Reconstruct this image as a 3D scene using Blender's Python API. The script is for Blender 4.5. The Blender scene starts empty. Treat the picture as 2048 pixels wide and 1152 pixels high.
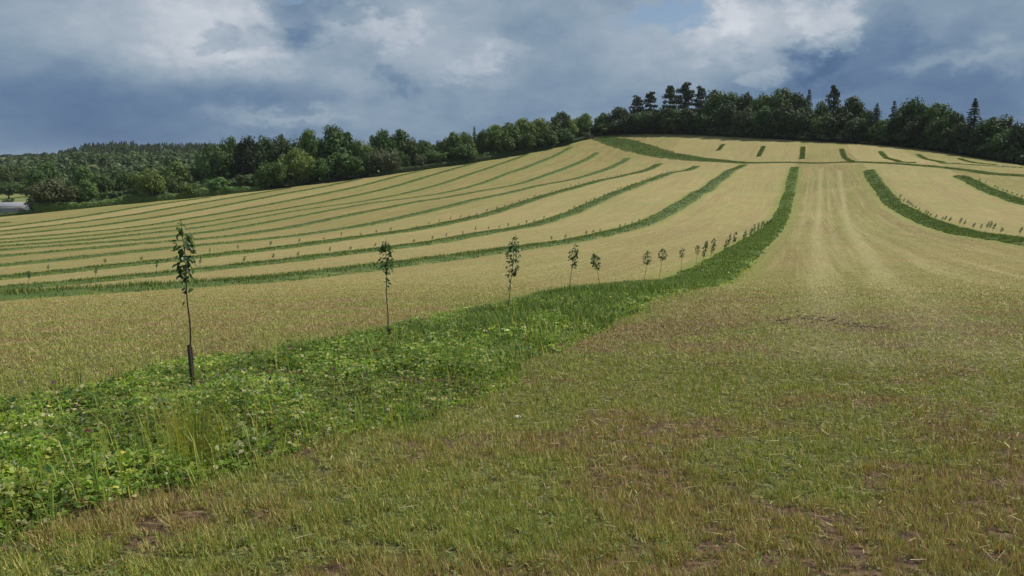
import bpy, math, random
import numpy as np
from mathutils import Vector

EXPOSURE = 0.0
SUN_E = 4.9
CLOUD_SOFT = [  # (bearing x, y, half widths, soft outline), amount
    ((120, 250, 330, 110, None, None, True), -0.36),
    ((520, 185, 260, 45, None, None, True), -0.16),
    ((1850, 190, 330, 120, None, None, True), -0.32),
    ((800, 290, 400, 30, None, None, True), -0.16),
    ((1250, 240, 300, 60, None, None, True), -0.10),
    ((380, 40, 170, 80), 0.42),
    ((480, 110, 90, 40), 0.22),
    ((800, 70, 110, 45), 0.18),
    ((940, 105, 80, 35), 0.16),
    ((690, 165, 70, 60), 0.14),
    ((560, 245, 110, 14), 0.22),
    ((1500, 60, 190, 80), 0.34),
    ((1450, 25, 90, 30), 0.14),
    ((1130, 60, 180, 70, None, None, True), -0.08),
    ((1960, 120, 90, 22), 0.20),
    ((1850, 140, 60, 16), 0.12),
]
CLOUD_SHARP = [
    ((605, 42, 80, 44), -0.24), ((425, 65, 40, 26), -0.20), ((720, 24, 62, 18), -0.14), ((540, 78, 110, 26), -0.12),
    ((660, 100, 110, 40), -0.10), ((806, 153, 50, 28), -0.15),
    ((1630, 40, 54, 62), 0.22), ((1668, 95, 40, 22), 0.26), ((1510, 150, 44, 18), 0.24), ((1400, 80, 80, 30), 0.10), ((1450, 40, 50, 26), 0.10), ((1000, 95, 60, 24), 0.10), ((790, 65, 50, 22), 0.10), ((950, 120, 40, 16), 0.10), ((1620, 110, 70, 34), -0.26),
    ((1760, 70, 60, 70), -0.12), ((1600, 150, 110, 26), -0.16),
]
CLOUD_RAMP = [(0.0, (0.85, 1.5, 2.7)), (0.22, (1.4, 2.2, 3.4)), (0.45, (2.5, 3.35, 4.3)), (0.7, (3.95, 4.6, 5.4)), (1.0, (6.6, 6.9, 7.4))]
BLUE_GAPS = [(618, 0, 26, 14), (1325, 22, 85, 36)]
HAZE = 0.000032

# ------------------------------------------------------------------ camera, sky, sun, exposure
sc = bpy.context.scene
COL = sc.collection
FPX = 1580.0                       # focal length in pixels of a 2048 wide frame
PITCH = math.atan(258.0 / FPX)
CP, SP = math.cos(PITCH), math.sin(PITCH)
cam_d = bpy.data.cameras.new('camera')
cam = bpy.data.objects.new('camera', cam_d)
COL.objects.link(cam)
cam_d.sensor_width = 36.0
cam_d.lens = FPX / 2048.0 * 36.0
cam_d.clip_start = 0.05
cam_d.clip_end = 30000.0
cam.location = (0, 0, 0)
cam.rotation_euler = (math.pi / 2 - PITCH, 0, 0)
sc.camera = cam
sc.view_settings.view_transform = 'Standard'
sc.view_settings.look = 'None'
sc.view_settings.gamma = 1.0
sc.view_settings.exposure = EXPOSURE
sc.cycles.max_bounces = 5
sc.cycles.diffuse_bounces = 2
sc.cycles.glossy_bounces = 2
sc.cycles.transmission_bounces = 3

SUN_AZ, SUN_EL = math.radians(60), math.radians(55)      # azimuth clockwise from +Y
sd = Vector((math.sin(SUN_AZ) * math.cos(SUN_EL), math.cos(SUN_AZ) * math.cos(SUN_EL), math.sin(SUN_EL)))
sun_d = bpy.data.lights.new('sun', 'SUN')
sun_d.energy = SUN_E
sun_d.angle = math.radians(0.6)
sun_d.color = (1.0, 0.93, 0.82)
sun = bpy.data.objects.new('sun', sun_d)
sun.rotation_euler = sd.to_track_quat('Z', 'Y').to_euler()
COL.objects.link(sun)


class NT:
    """short hand for building node trees"""
    def __init__(self, tree):
        self.t = tree; self.n = tree.nodes; self.l = tree.links
    def link(self, a, sock):
        if isinstance(a, (int, float)): sock.default_value = a
        elif isinstance(a, tuple):
            n = len(sock.default_value)
            sock.default_value = (tuple(a) + (1.0,))[:n] if n == 4 else tuple(a)[:n]
        else: self.l.new(a, sock)
    def math(self, op, a, b=None, c=None, clamp=False):
        m = self.n.new('ShaderNodeMath'); m.operation = op; m.use_clamp = clamp
        self.link(a, m.inputs[0])
        if b is not None: self.link(b, m.inputs[1])
        if c is not None: self.link(c, m.inputs[2])
        return m.outputs[0]
    def step(self, a, lo, hi):
        m = self.n.new('ShaderNodeMapRange'); m.interpolation_type = 'SMOOTHSTEP'
        self.link(a, m.inputs[0]); self.link(lo, m.inputs[1]); self.link(hi, m.inputs[2])
        m.inputs[3].default_value = 0.0; m.inputs[4].default_value = 1.0
        return m.outputs[0]
    def vec(self, x, y, z):
        m = self.n.new('ShaderNodeCombineXYZ')
        self.link(x, m.inputs[0]); self.link(y, m.inputs[1]); self.link(z, m.inputs[2])
        return m.outputs[0]
    def sep(self, v):
        m = self.n.new('ShaderNodeSeparateXYZ'); self.l.new(v, m.inputs[0]); return m.outputs
    def noise(self, v, scale, detail=4.0, rough=0.55, out=0):
        m = self.n.new('ShaderNodeTexNoise'); self.l.new(v, m.inputs['Vector'])
        m.inputs['Scale'].default_value = scale; m.inputs['Detail'].default_value = detail
        m.inputs['Roughness'].default_value = rough
        return m.outputs[out]
    def mix(self, f, a, b, mode='MIX'):
        m = self.n.new('ShaderNodeMix'); m.data_type = 'RGBA'; m.blend_type = mode
        self.link(f, m.inputs[0]); self.link(a, m.inputs[6]); self.link(b, m.inputs[7])
        return m.outputs[2]
    def ramp(self, f, stops):
        m = self.n.new('ShaderNodeValToRGB'); self.link(f, m.inputs[0])
        e = m.color_ramp.elements
        while len(e) < len(stops): e.new(0.5)
        for el, (p, c) in zip(e, stops):
            el.position = p; el.color = (c[0], c[1], c[2], 1)
        return m.outputs[0]


# ---- sky: physical sky seen through a broken layer of grey cloud, laid out by compass bearing and elevation
world = bpy.data.worlds.new('World'); sc.world = world; world.use_nodes = True
W = NT(world.node_tree); W.n.clear()
tc = W.n.new('ShaderNodeTexCoord')
dx, dy, dz = W.sep(tc.outputs['Generated'])
hz = W.math('SQRT', W.math('ADD', W.math('MULTIPLY', dx, dx), W.math('MULTIPLY', dy, dy)))
az0 = W.math('ARCTAN2', dx, dy)
el0 = W.math('ARCTAN2', dz, hz)
pl = W.vec(az0, W.math('MULTIPLY', el0, 1.7), W.math('MULTIPLY', dy, 0.3))
wn = W.noise(pl, 7.0, 6.0, 0.58, 1)
wx, wy, wz = W.sep(wn)
wn2 = W.noise(pl, 30.0, 5.0, 0.6, 1)
vx, vy, vz = W.sep(wn2)
az = W.math('ADD', az0, W.math('ADD', W.math('MULTIPLY_ADD', wx, 0.16, -0.08), W.math('MULTIPLY_ADD', vx, 0.07, -0.035)))
el = W.math('ADD', el0, W.math('ADD', W.math('MULTIPLY_ADD', wy, 0.10, -0.05), W.math('MULTIPLY_ADD', vy, 0.05, -0.025)))
bn = W.noise(pl, 5.0, 8.0, 0.55)
bf = W.noise(pl, 22.0, 6.0, 0.6)

def bearing(px, py):
    u = (px - 1024) / FPX; v = (576 - py) / FPX
    x, y, z = u, CP + v * SP, -SP + v * CP
    return math.atan2(x, y), math.atan2(z, math.hypot(x, y))

def blob(px, py, rx, ry, lo=None, hi=None, soft=False):
    """soft patch of cloud centred on a bearing; lo/hi sharpen its outline"""
    a, e = bearing(px, py)
    A = az0 if soft else az; E = el0 if soft else el
    p = W.math('MULTIPLY', W.math('SUBTRACT', A, a), FPX / rx)
    q = W.math('MULTIPLY', W.math('SUBTRACT', E, e), FPX / ry)
    g = W.math('EXPONENT', W.math('MULTIPLY', W.math('ADD', W.math('MULTIPLY', p, p), W.math('MULTIPLY', q, q)), -1.0))
    if lo is not None:
        g = W.step(g, lo, hi)
    return g

# brightness of the cloud layer, 0 slate to 1 white
b = W.math('ADD', W.math('MULTIPLY_ADD', bn, 0.56, 0.20), W.math('MULTIPLY_ADD', bf, 0.30, -0.15))
for args, amp in CLOUD_SOFT:
    b = W.math('ADD', b, W.math('MULTIPLY', blob(*args), amp))
for args, amp in CLOUD_SHARP:
    b = W.math('ADD', b, W.math('MULTIPLY', blob(*args, 0.15, 0.75), amp))
cloud = W.ramp(b, CLOUD_RAMP)
sky = W.n.new('ShaderNodeTexSky'); sky.sky_type = 'NISHITA'; sky.sun_disc = False
sky.sun_elevation = SUN_EL; sky.sun_rotation = SUN_AZ
sky.air_density = 1.0; sky.dust_density = 0.6; sky.ozone_density = 2.0
gap = None
for args in BLUE_GAPS:
    g = blob(*args, 0.30, 0.9)
    gap = g if gap is None else W.math('MAXIMUM', gap, g)
col = W.mix(gap, cloud, W.mix(1.0, sky.outputs[0], (0.74, 0.74, 0.76), 'MULTIPLY'))
bg = W.n.new('ShaderNodeBackground'); W.l.new(col, bg.inputs[0]); bg.inputs[1].default_value = 0.1
wo = W.n.new('ShaderNodeOutputWorld'); W.l.new(bg.outputs[0], wo.inputs[0])
world.cycles.sampling_method = 'MANUAL'
world.cycles.sample_map_resolution = 512


# ------------------------------------------------------------------ helpers
def mk(name, V, F, mat, parent=None, col=None, attrs=None, smooth=False, link=True):
    """one mesh object from arrays: V (n,3), F (m,k) or a list of such arrays"""
    me = bpy.data.meshes.new(name)
    Fs = F if isinstance(F, list) else [F]
    Fs = [np.asarray(f, dtype=np.int32) for f in Fs if len(f)]
    V = np.asarray(V, dtype=np.float32)
    me.vertices.add(len(V)); me.vertices.foreach_set('co', V.ravel())
    nl = sum(f.size for f in Fs); npoly = sum(len(f) for f in Fs)
    me.loops.add(nl); me.polygons.add(npoly)
    me.loops.foreach_set('vertex_index', np.concatenate([f.ravel() for f in Fs]))
    starts, s = [], 0
    for f in Fs:
        starts.append(s + np.arange(len(f), dtype=np.int32) * f.shape[1]); s += f.size
    me.polygons.foreach_set('loop_start', np.concatenate(starts).astype(np.int32))
    if smooth: me.polygons.foreach_set('use_smooth', np.ones(npoly, dtype=bool))
    if col is not None:
        a = me.color_attributes.new('Col', 'FLOAT_COLOR', 'POINT')
        c = np.ones((len(V), 4), dtype=np.float32); c[:, :3] = col
        a.data.foreach_set('color', c.ravel())
    for k, v in (attrs or {}).items():
        a = me.attributes.new(k, 'FLOAT', 'POINT'); a.data.foreach_set('value', np.asarray(v, dtype=np.float32))
    me.update(calc_edges=True)
    me.materials.append(mat)
    o = bpy.data.objects.new(name, me)
    if link: COL.objects.link(o)
    if parent is not None: o.parent = parent
    return o

def tag(o, label=None, cat=None, group=None, kind=None):
    if label: o['label'] = label
    if cat: o['category'] = cat
    if group: o['group'] = group
    if kind: o['kind'] = kind
    return o

def empty(name, loc, label=None, cat=None, group=None):
    o = bpy.data.objects.new(name, None); COL.objects.link(o)
    o.location = loc; o.empty_display_size = 0.2
    return tag(o, label, cat, group)

def copy_child(src, parent, name=None):
    c = src.copy(); COL.objects.link(c); c.parent = parent
    if name: c.name = name
    return c

ORD = ['first', 'second', 'third', 'fourth', 'fifth', 'sixth', 'seventh', 'eighth', 'ninth', 'tenth', 'eleventh', 'twelfth',
       'thirteenth', 'fourteenth', 'fifteenth', 'sixteenth', 'seventeenth', 'eighteenth', 'nineteenth', 'twentieth', 'twenty-first',
       'twenty-second', 'twenty-third', 'twenty-fourth', 'twenty-fifth', 'twenty-sixth', 'twenty-seventh', 'twenty-eighth',
       'twenty-ninth', 'thirtieth', 'thirty-first', 'thirty-second', 'thirty-third', 'thirty-fourth', 'thirty-fifth']

_rt = np.random.default_rng(7).random((256, 256)).astype(np.float32)
def vnoise(x, y):
    xi = np.floor(x).astype(int); yi = np.floor(y).astype(int)
    fx = x - xi; fy = y - yi
    fx = fx * fx * (3 - 2 * fx); fy = fy * fy * (3 - 2 * fy)
    a = _rt[xi & 255, yi & 255]; b_ = _rt[(xi + 1) & 255, yi & 255]
    c = _rt[xi & 255, (yi + 1) & 255]; d = _rt[(xi + 1) & 255, (yi + 1) & 255]
    return (a * (1 - fx) + b_ * fx) * (1 - fy) + (c * (1 - fx) + d * fx) * fy
def fbm(x, y, oct=4):
    s = 0; a = 0.5; t = 0
    for i in range(oct):
        s = s + a * vnoise(x + 17.3 * i, y - 9.1 * i); t += a; a *= 0.55; x = x * 2.03; y = y * 2.03
    return s / t
def sstep(x, a, b_):
    t = np.clip((x - a) / (b_ - a), 0, 1); return t * t * (3 - 2 * t)

# ------------------------------------------------------------------ the lie of the land, surveyed from sight lines
def sight(px, py):
    """X and Z per metre of northing along a sight line of the survey"""
    u = (px - 1024) / FPX; v = (576 - py) / FPX
    den = CP + v * SP
    return u / den, (-SP + v * CP) / den

SLOPE = 0.37                                   # every strip runs parallel: X = A0 + 25.6 k + SLOPE * Y
A0, STEP = -5.2, 25.6
def strip_a(k): return A0 + STEP * k
strip_px = {
    -1: [(0,591),(150,582),(280,575),(500,562),(620,547),(760,530),(900,514),(1000,500),(1100,487),(1207,468),(1254,457),(1291,444.5),(1324,428),(1359,407),(1394,383.6),(1429.5,360),(1457.6,341),(1486,331)],
    -2: [(0,578),(280,552),(450,534),(560,523),(620,514),(706,505),(900,479),(968,465),(1077,447),(1142,426),(1160,417.6),(1207,396.5),(1254,377.7),(1300.6,360),(1347.5,343.7),(1392,333)],
    -3: [(0,556),(280,526),(560,495),(664,480),(768,468),(900,445),(990,424),(1077,395),(1160,372),(1230,355.5),(1277,344),(1317,329.7)],
    -4: [(0,531),(280,501),(560,475),(685,457.5),(768,441),(900,411),(990,391.5),(1077,371),(1142,359),(1207,340),(1230,330),(1255,319)],
    -5: [(0,512),(280,488),(560,457.5),(664,437),(726,424),(810,407.5),(900,394),(968,380.7),(1055,363),(1120,340.5),(1164,322),(1194,307)],
    -6: [(0,500),(280,479),(560,440),(622,428),(685,416),(737,406.5),(810,397),(900,384),(947,371),(1012,347),(1077,324),(1120,305),(1142,294)],
    -7: [(0,493),(280,469),(560,427.5),(622,417),(685,408.5),(727,403),(768,395),(831,381.5),(900,362.5),(968.5,339.4),(1055,308.6)],
    -8: [(0,486),(280,461),(560,419),(620,408),(739,384.6),(831,359.6),(900,339),(951,326)],
    -9: [(0,478.5),(280,453),(560,404),(620,393.5),(720,372),(845,340)],
    -10: [(0,470),(280,439),(560,388),(620,378.5),(720,357.5)],
    -11: [(0,462),(280,427),(420,403),(577,376)],
    -12: [(0,453.6),(280,413),(415,395)],
    -13: [(0,446),(15,445)],
    0: [(1590,335),(1585.6,355.5),(1578.5,393.7),(1569,422),(1560,441),(1535,462.5),(1509,483),(1480,504),(1449,525),(1419,546),(1370,567)],
    1: [(1737.5,337.7),(1748,353),(1761.5,374),(1779,395),(1811,416),(1845,437),(1887,453),(1940,466),(1992,474),(2048,480.5)],
    2: [(1919,355.4),(1950,368),(1981,382.5),(2012.6,393),(2048,405.4)],
}
pts = []
strip_end = {}
for k, pl_ in strip_px.items():
    for px, py in pl_:
        r, z = sight(px, py)
        Y = strip_a(k) / (r - SLOPE)
        pts.append((r * Y, Y, z * Y - 0.12))
    r, z = sight(*(pl_[0] if k >= 0 else pl_[-1]))
    strip_end[k] = strip_a(k) / (r - SLOPE)
for px, py in [(600,900),(470,950),(290,1000),(130,1050),(790,850),(1000,755),(1115,700),(1225,650),(1320,600)]:   # clover strip, its near edge
    r, z = sight(px, py); Y = (A0 + 1.85) / (r - SLOPE); pts.append((r * Y, Y, z * Y))
CROSS = [(1195,276,555),(1235,283,530),(1285,296,495),(1360,312,450),(1440,321.5,412),(1520,325,378),(1600,324.5,345),(1700,323.5,312),(1760,325,292),(1846,332,270),(1950,342,250),(2048,349,225),(2150,360,205)]
WOODEDGE = [(1190,271,566),(1300,268,548),(1400,270,522),(1500,276,492),(1605,281,466),(1700,286,442),(1760,290,426),(1850,299,396),(1950,314,362),(2048,330,330),(2200,350,290)]
for px, py, d in CROSS + WOODEDGE:
    r, z = sight(px, py); pts.append((r * d, d, z * d))
FAR = [(0,402,560),(30,394,640),(60,392,640),(120,385,640),(250,372,640),(0,345,950),(60,330,1500),(0,319.5,3500),(300,318,3500),(800,319,3500),(60,315,2300),(120,311.5,1900),(130,335,900),(200,345,800),(300,345,800),
       (420,345,760),(250,304,1350),(170,307,1300),(400,300,1400),(330,300,1380),(520,345,640),(640,335,640),(800,326,640),(900,312,660),(1000,303,660),(700,328,1300),(900,322,1800),(1000,318,2500),
       (1200,268,650),(1300,265,640),(1500,270,600),(1700,278,540),(1900,297,480),(2048,318,420),(1300,290,1100),(1600,295,1100),(1900,305,1100),(2300,335,650),(1600,316,3500),(2200,318,3500)]
for px, py, d in FAR:
    r, z = sight(px, py); pts.append((r * d, d, z * d))
pts += [(0, 0, -1.55), (0, -15, -0.6), (25, -10, -1.6), (-25, -10, -2.6), (0, -120, 1.0), (120, -60, -4), (-150, -60, -10), (6, 8, -2.3), (10, 15, -2.9),
        (0, -3000, -5), (3000, -1500, -5), (-3000, -1500, -15), (-3000, 800, -20), (3000, 800, -10)]
P = np.array(pts)
SC = 100.0
def _kern(r2):
    return 0.5 * r2 * np.log(r2 + 1e-12)
def _d2(A, B): return ((A[:, None, :] - B[None, :, :]) ** 2).sum(2)
Q = P[:, :2] / SC
lam = 0.004 + 0.02 * np.minimum(np.hypot(P[:, 0], P[:, 1]) / 300.0, 3.0)
lam[np.hypot(P[:, 0], P[:, 1]) < 25] = 0.00002
n_ = len(Q)
M_ = np.zeros((n_ + 3, n_ + 3))
M_[:n_, :n_] = _kern(_d2(Q, Q)) + np.diag(lam)
M_[:n_, n_] = 1; M_[:n_, n_ + 1:] = Q; M_[n_, :n_] = 1; M_[n_ + 1:, :n_] = Q.T
coef = np.linalg.solve(M_, np.concatenate([P[:, 2], np.zeros(3)]))
def tps(X, Y):
    out = np.empty(X.size)
    A = np.stack([X.ravel(), Y.ravel()], 1) / SC
    for i in range(0, len(A), 20000):
        a = A[i:i + 20000]
        out[i:i + 20000] = _kern(_d2(a, Q)) @ coef[:n_] + coef[n_] + a @ coef[n_ + 1:]
    return out.reshape(X.shape)

# polar survey grid about the viewpoint: fine where the land is near or in front
rr = np.concatenate([[0.0], np.geomspace(0.5, 4200.0, 560), [5200, 6500, 8500]])
th = np.radians(np.concatenate([np.linspace(-180, -44, 90)[:-1], np.linspace(-44, 44, 881), np.linspace(44, 180, 90)[1:]]))
RR, TH = np.meshgrid(rr, th, indexing='ij')
GX, GY = RR * np.sin(TH), RR * np.cos(TH)
Rc = np.minimum(RR, 3400.0)
GZ = tps(Rc * np.sin(TH), Rc * np.cos(TH))
# small undulations of the worked ground
GZ += (fbm(GX * 0.9, GY * 0.9, 3) - 0.5) * 0.05 * sstep(RR, 0.5, 3)
GZ += (fbm(GX * 0.05 + 40, GY * 0.05, 3) - 0.5) * 0.30 * sstep(RR, 60, 140)
lr_ = np.log(rr[1:])
def H(X, Y):
    X = np.asarray(X, float); Y = np.asarray(Y, float)
    r = np.maximum(np.hypot(X, Y), 0.501); t = np.arctan2(X, Y)
    i = np.clip(np.searchsorted(rr, r) - 1, 1, len(rr) - 2); fi = (r - rr[i]) / (rr[i + 1] - rr[i])
    j = np.clip(np.searchsorted(th, t) - 1, 0, len(th) - 2); fj = (t - th[j]) / (th[j + 1] - th[j])
    return (GZ[i, j] * (1 - fi) + GZ[i + 1, j] * fi) * (1 - fj) + (GZ[i, j + 1] * (1 - fi) + GZ[i + 1, j + 1] * fi) * fj
def h1(x, y): return float(H(np.array([x]), np.array([y]))[0])

# edges of the mown field
hd = np.array([0.852, 0.524]); hn = np.array([-0.524, 0.852])
def hedge_pt(px):
    """point of the boundary hedge line on a bearing"""
    r = sight(px, 380)[0]
    p0 = np.array([-163.5, 421.7]) + hn * 1.0
    # p0 + s*hd with x = r*y
    s = (r * p0[1] - p0[0]) / (hd[0] - r * hd[1])
    return p0 + s * hd
def edge_pt(table, px):
    t = np.array(table, float); d = np.interp(px, t[:, 0], t[:, 2]); py = np.interp(px, t[:, 0], t[:, 1])
    return np.array([sight(px, py)[0] * d, d])
poly = [hedge_pt(-700), hedge_pt(0), hedge_pt(400), hedge_pt(800), hedge_pt(1010), hedge_pt(1120), hedge_pt(1165)] + [edge_pt(WOODEDGE, p) for p in (1190, 1300, 1400, 1500, 1605, 1700, 1760, 1850, 1950, 2048, 2200)] + \
       [np.array([320, 150.]), np.array([300, -200.]), np.array([-500, -200.])]
poly = np.array(poly)
def signed_edge(X, Y):
    """distance to the field edge, positive inside"""
    x = X.ravel(); y = Y.ravel(); d = np.full(x.shape, 1e9); inside = np.zeros(x.shape, bool)
    for a, b_ in zip(poly, np.roll(poly, -1, 0)):
        e = b_ - a; L2 = e @ e
        t = np.clip(((x - a[0]) * e[0] + (y - a[1]) * e[1]) / L2, 0, 1)
        d = np.minimum(d, np.hypot(x - a[0] - t * e[0], y - a[1] - t * e[1]))
        c = (a[1] > y) != (b_[1] > y)
        xi = a[0] + (y - a[1]) / (e[1] if e[1] else 1e-9) * e[0]
        inside ^= c & (x < xi)
    return np.where(inside, d, -d).reshape(X.shape)
def patches(X, Y):
    """0 thin brown stubble .. 1 fresh green regrowth, in patches a stride or two across"""
    return np.clip((fbm(X * 1.1 + 5, Y * 1.1, 5) - 0.5) * 4.6 + (fbm(X * 0.22, Y * 0.22 + 3, 3) - 0.5) * 2.0 + 0.66, 0, 1)
def strip_s(X, Y): return (X - SLOPE * Y) / math.hypot(1, SLOPE)      # metres across the strips
def strip_c(k): return strip_a(k) / math.hypot(1, SLOPE)

# ------------------------------------------------------------------ materials
def new_mat(name):
    m = bpy.data.materials.new(name); m.use_nodes = True
    t = NT(m.node_tree); t.n.clear()
    out = t.n.new('ShaderNodeOutputMaterial')
    return m, t, out
def leaf_mat(name, rough=0.55, trans=0.3, spec=0.3, vary=0.25, obj_vary=0.0, nscale=0.6):
    """leaves and blades: own colour per leaf, light through them, a little sheen"""
    m, t, out = new_mat(name)
    a = t.n.new('ShaderNodeAttribute'); a.attribute_name = 'Col'
    geo = t.n.new('ShaderNodeNewGeometry')
    n = t.noise(geo.outputs['Position'], nscale, 3)
    f = t.math('MULTIPLY_ADD', n, vary * 2, 1 - vary)
    c = t.mix(1.0, a.outputs['Color'], t.vec(f, f, f), 'MULTIPLY')
    if obj_vary:
        oi = t.n.new('ShaderNodeObjectInfo')
        hs = t.n.new('ShaderNodeHueSaturation'); t.l.new(c, hs.inputs['Color'])
        t.l.new(t.math('MULTIPLY_ADD', oi.outputs['Random'], 0.05, 0.475), hs.inputs['Hue'])
        r2 = t.math('FRACT', t.math('MULTIPLY', oi.outputs['Random'], 7.31))
        t.l.new(t.math('MULTIPLY_ADD', r2, obj_vary * 2, 1 - obj_vary), hs.inputs['Value'])
        hs.inputs['Saturation'].default_value = 0.95
        c = hs.outputs['Color']
    p = t.n.new('ShaderNodeBsdfPrincipled'); t.l.new(c, p.inputs['Base Color'])
    p.inputs['Roughness'].default_value = rough; p.inputs['Specular IOR Level'].default_value = spec
    tr = t.n.new('ShaderNodeBsdfTranslucent')
    t.l.new(t.mix(1.0, c, (1.15, 1.2, 0.6), 'MULTIPLY'), tr.inputs['Color'])
    mx = t.n.new('ShaderNodeMixShader'); mx.inputs[0].default_value = trans
    t.l.new(p.outputs[0], mx.inputs[1]); t.l.new(tr.outputs[0], mx.inputs[2]); t.l.new(mx.outputs[0], out.inputs[0])
    return m
def flat_mat(name, c1, c2=None, scale=3.0, rough=0.8, bump=0.0, spec=0.3):
    m, t, out = new_mat(name)
    tcx = t.n.new('ShaderNodeTexCoord')
    n = t.noise(tcx.outputs['Object'], scale, 5)
    p = t.n.new('ShaderNodeBsdfPrincipled')
    t.l.new(t.mix(n, c1, c2 or tuple(x * 0.6 for x in c1)), p.inputs['Base Color'])
    p.inputs['Roughness'].default_value = rough; p.inputs['Specular IOR Level'].default_value = spec
    if bump:
        bm_ = t.n.new('ShaderNodeBump'); bm_.inputs['Strength'].default_value = bump; bm_.inputs['Distance'].default_value = 0.02
        t.l.new(n, bm_.inputs['Height']); t.l.new(bm_.outputs[0], p.inputs['Normal'])
    t.l.new(p.outputs[0], out.inputs[0])
    return m

M_leaf = leaf_mat('clover_leaf', 0.45, 0.5, 0.3, 0.15, nscale=1.5)
M_blade = leaf_mat('grass_blade', 0.5, 0.45, 0.3, 0.15, nscale=0.8)
M_stub = leaf_mat('stubble_blade', 0.6, 0.2, 0.25, 0.15, nscale=1.2)
M_strip = leaf_mat('strip_grass', 0.6, 0.25, 0.2, 0.22, nscale=0.35)
M_tree = leaf_mat('tree_leaf', 0.6, 0.22, 0.2, 0.22, 0.28, nscale=0.16)
M_sap = leaf_mat('sapling_leaf', 0.4, 0.28, 0.45, 0.1, nscale=9.0)
M_bark = flat_mat('bark', (0.09, 0.065, 0.045), (0.035, 0.026, 0.02), 6.0, 0.9, 0.4)
M_twig = flat_mat('sapling_bark', (0.10, 0.075, 0.055), (0.04, 0.03, 0.022), 40.0, 0.8, 0.3)
M_guard = flat_mat('guard_plastic', (0.10, 0.072, 0.062), (0.055, 0.04, 0.034), 30.0, 0.6, 0.2)

# ---- ground
m, t, out = new_mat('ground_cover'); M_ground = m
geo = t.n.new('ShaderNodeNewGeometry'); gx, gy, gz = t.sep(geo.outputs['Position'])
flatp = t.vec(gx, gy, 0.0)
ss = t.math('MULTIPLY', t.math('MULTIPLY_ADD', gy, -SLOPE, gx), 1 / math.hypot(1, SLOPE))
tt = t.math('MULTIPLY', t.math('MULTIPLY_ADD', gx, SLOPE, gy), 1 / math.hypot(1, SLOPE))
at = t.n.new('ShaderNodeAttribute'); at.attribute_name = 'edge'; edge = at.outputs['Fac']
at2 = t.n.new('ShaderNodeAttribute'); at2.attribute_name = 'regrowth'; reg = at2.outputs['Fac']
at3 = t.n.new('ShaderNodeAttribute'); at3.attribute_name = 'close'; close = at3.outputs['Fac']
at4 = t.n.new('ShaderNodeAttribute'); at4.attribute_name = 'lane'; lane = at4.outputs['Fac']
n_big = t.noise(flatp, 0.028, 4)
n_mid = t.noise(flatp, 0.16, 5)
n_sm = t.noise(flatp, 1.3, 5)
n_fine = t.noise(flatp, 14.0, 6, 0.7)
swath = t.noise(t.vec(t.math('MULTIPLY', ss, 1.3), t.math('MULTIPLY', tt, 0.03), 0.0), 1.0, 5, 0.7)
swath2 = t.noise(t.vec(t.math('MULTIPLY', ss, 0.25), t.math('MULTIPLY', tt, 0.012), 4.0), 1.0, 3)
raked = t.noise(t.vec(t.math('MULTIPLY', ss, 0.5), t.math('MULTIPLY', tt, 1.3), 2.0), 1.0, 6, 0.7)
straw, green, brown, pale = (0.232, 0.187, 0.070), (0.160, 0.162, 0.044), (0.155, 0.105, 0.044), (0.375, 0.316, 0.150)
c = t.mix(t.step(t.math('ADD', t.math('MULTIPLY', n_mid, 0.5), t.math('MULTIPLY', n_big, 0.5)), 0.37, 0.58), straw, green)
c = t.mix(t.math('MULTIPLY', t.step(swath2, 0.46, 0.66), 0.55), c, brown)
c = t.mix(t.math('MULTIPLY', t.step(n_sm, 0.46, 0.72), 0.40), c, brown)
lane_no = t.math('FLOOR', t.math('MULTIPLY_ADD', ss, 1 / 24.0, -strip_c(0) / 24.0))
wn_ = t.n.new('ShaderNodeTexWhiteNoise'); wn_.noise_dimensions = '1D'; t.l.new(lane_no, wn_.inputs['W'])
lane_tone = wn_.outputs['Value']                                         # each lane was cut and dried a little differently
c = t.mix(t.math('MULTIPLY', t.step(lane_tone, 0.45, 0.9), 0.35), c, green)
c = t.mix(t.math('MULTIPLY', t.step(lane_tone, 0.5, 0.05), 0.30), c, pale)
c = t.mix(t.math('MULTIPLY', t.step(swath, 0.52, 0.72), 0.55), c, pale)
c = t.mix(t.math('MULTIPLY', t.step(raked, 0.50, 0.74), 0.45), c, pale)
c = t.mix(t.math('MULTIPLY', t.step(raked, 0.50, 0.30), 0.35), c, brown)
drill = t.noise(t.vec(t.math('MULTIPLY', ss, 3.2), t.math('MULTIPLY', tt, 0.05), 7.0), 1.0, 4, 0.7)
c = t.mix(t.math('MULTIPLY', t.step(drill, 0.50, 0.68), 0.40), c, pale)
c = t.mix(t.math('MULTIPLY', t.step(drill, 0.48, 0.32), 0.30), c, brown)
speck = t.noise(flatp, 2.2, 8, 0.8)
c = t.mix(t.math('MULTIPLY', t.step(speck, 0.50, 0.66), 0.45), c, pale)
c = t.mix(t.math('MULTIPLY', t.step(speck, 0.48, 0.34), 0.40), c, brown)
c = t.mix(t.math('MULTIPLY', lane, t.math('MULTIPLY_ADD', n_sm, 0.9, 0.25)), c, (0.42, 0.37, 0.20))
off_ = t.math('MULTIPLY', t.math('ABSOLUTE', t.math('SUBTRACT', t.math('FRACT', t.math('MULTIPLY_ADD', ss, 1 / 24.0, -strip_c(0) / 24.0 + 0.5)), 0.5)), 24.0)
fr_ = t.math('ADD', off_, t.math('MULTIPLY_ADD', n_sm, 2.4, -1.2))
at5 = t.n.new('ShaderNodeAttribute'); at5.attribute_name = 'below_headland'
c = t.mix(t.math('MULTIPLY', t.math('MULTIPLY', t.step(fr_, 3.6, 2.0), 0.75), at5.outputs['Fac']), c, (0.17, 0.19, 0.045))
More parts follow.
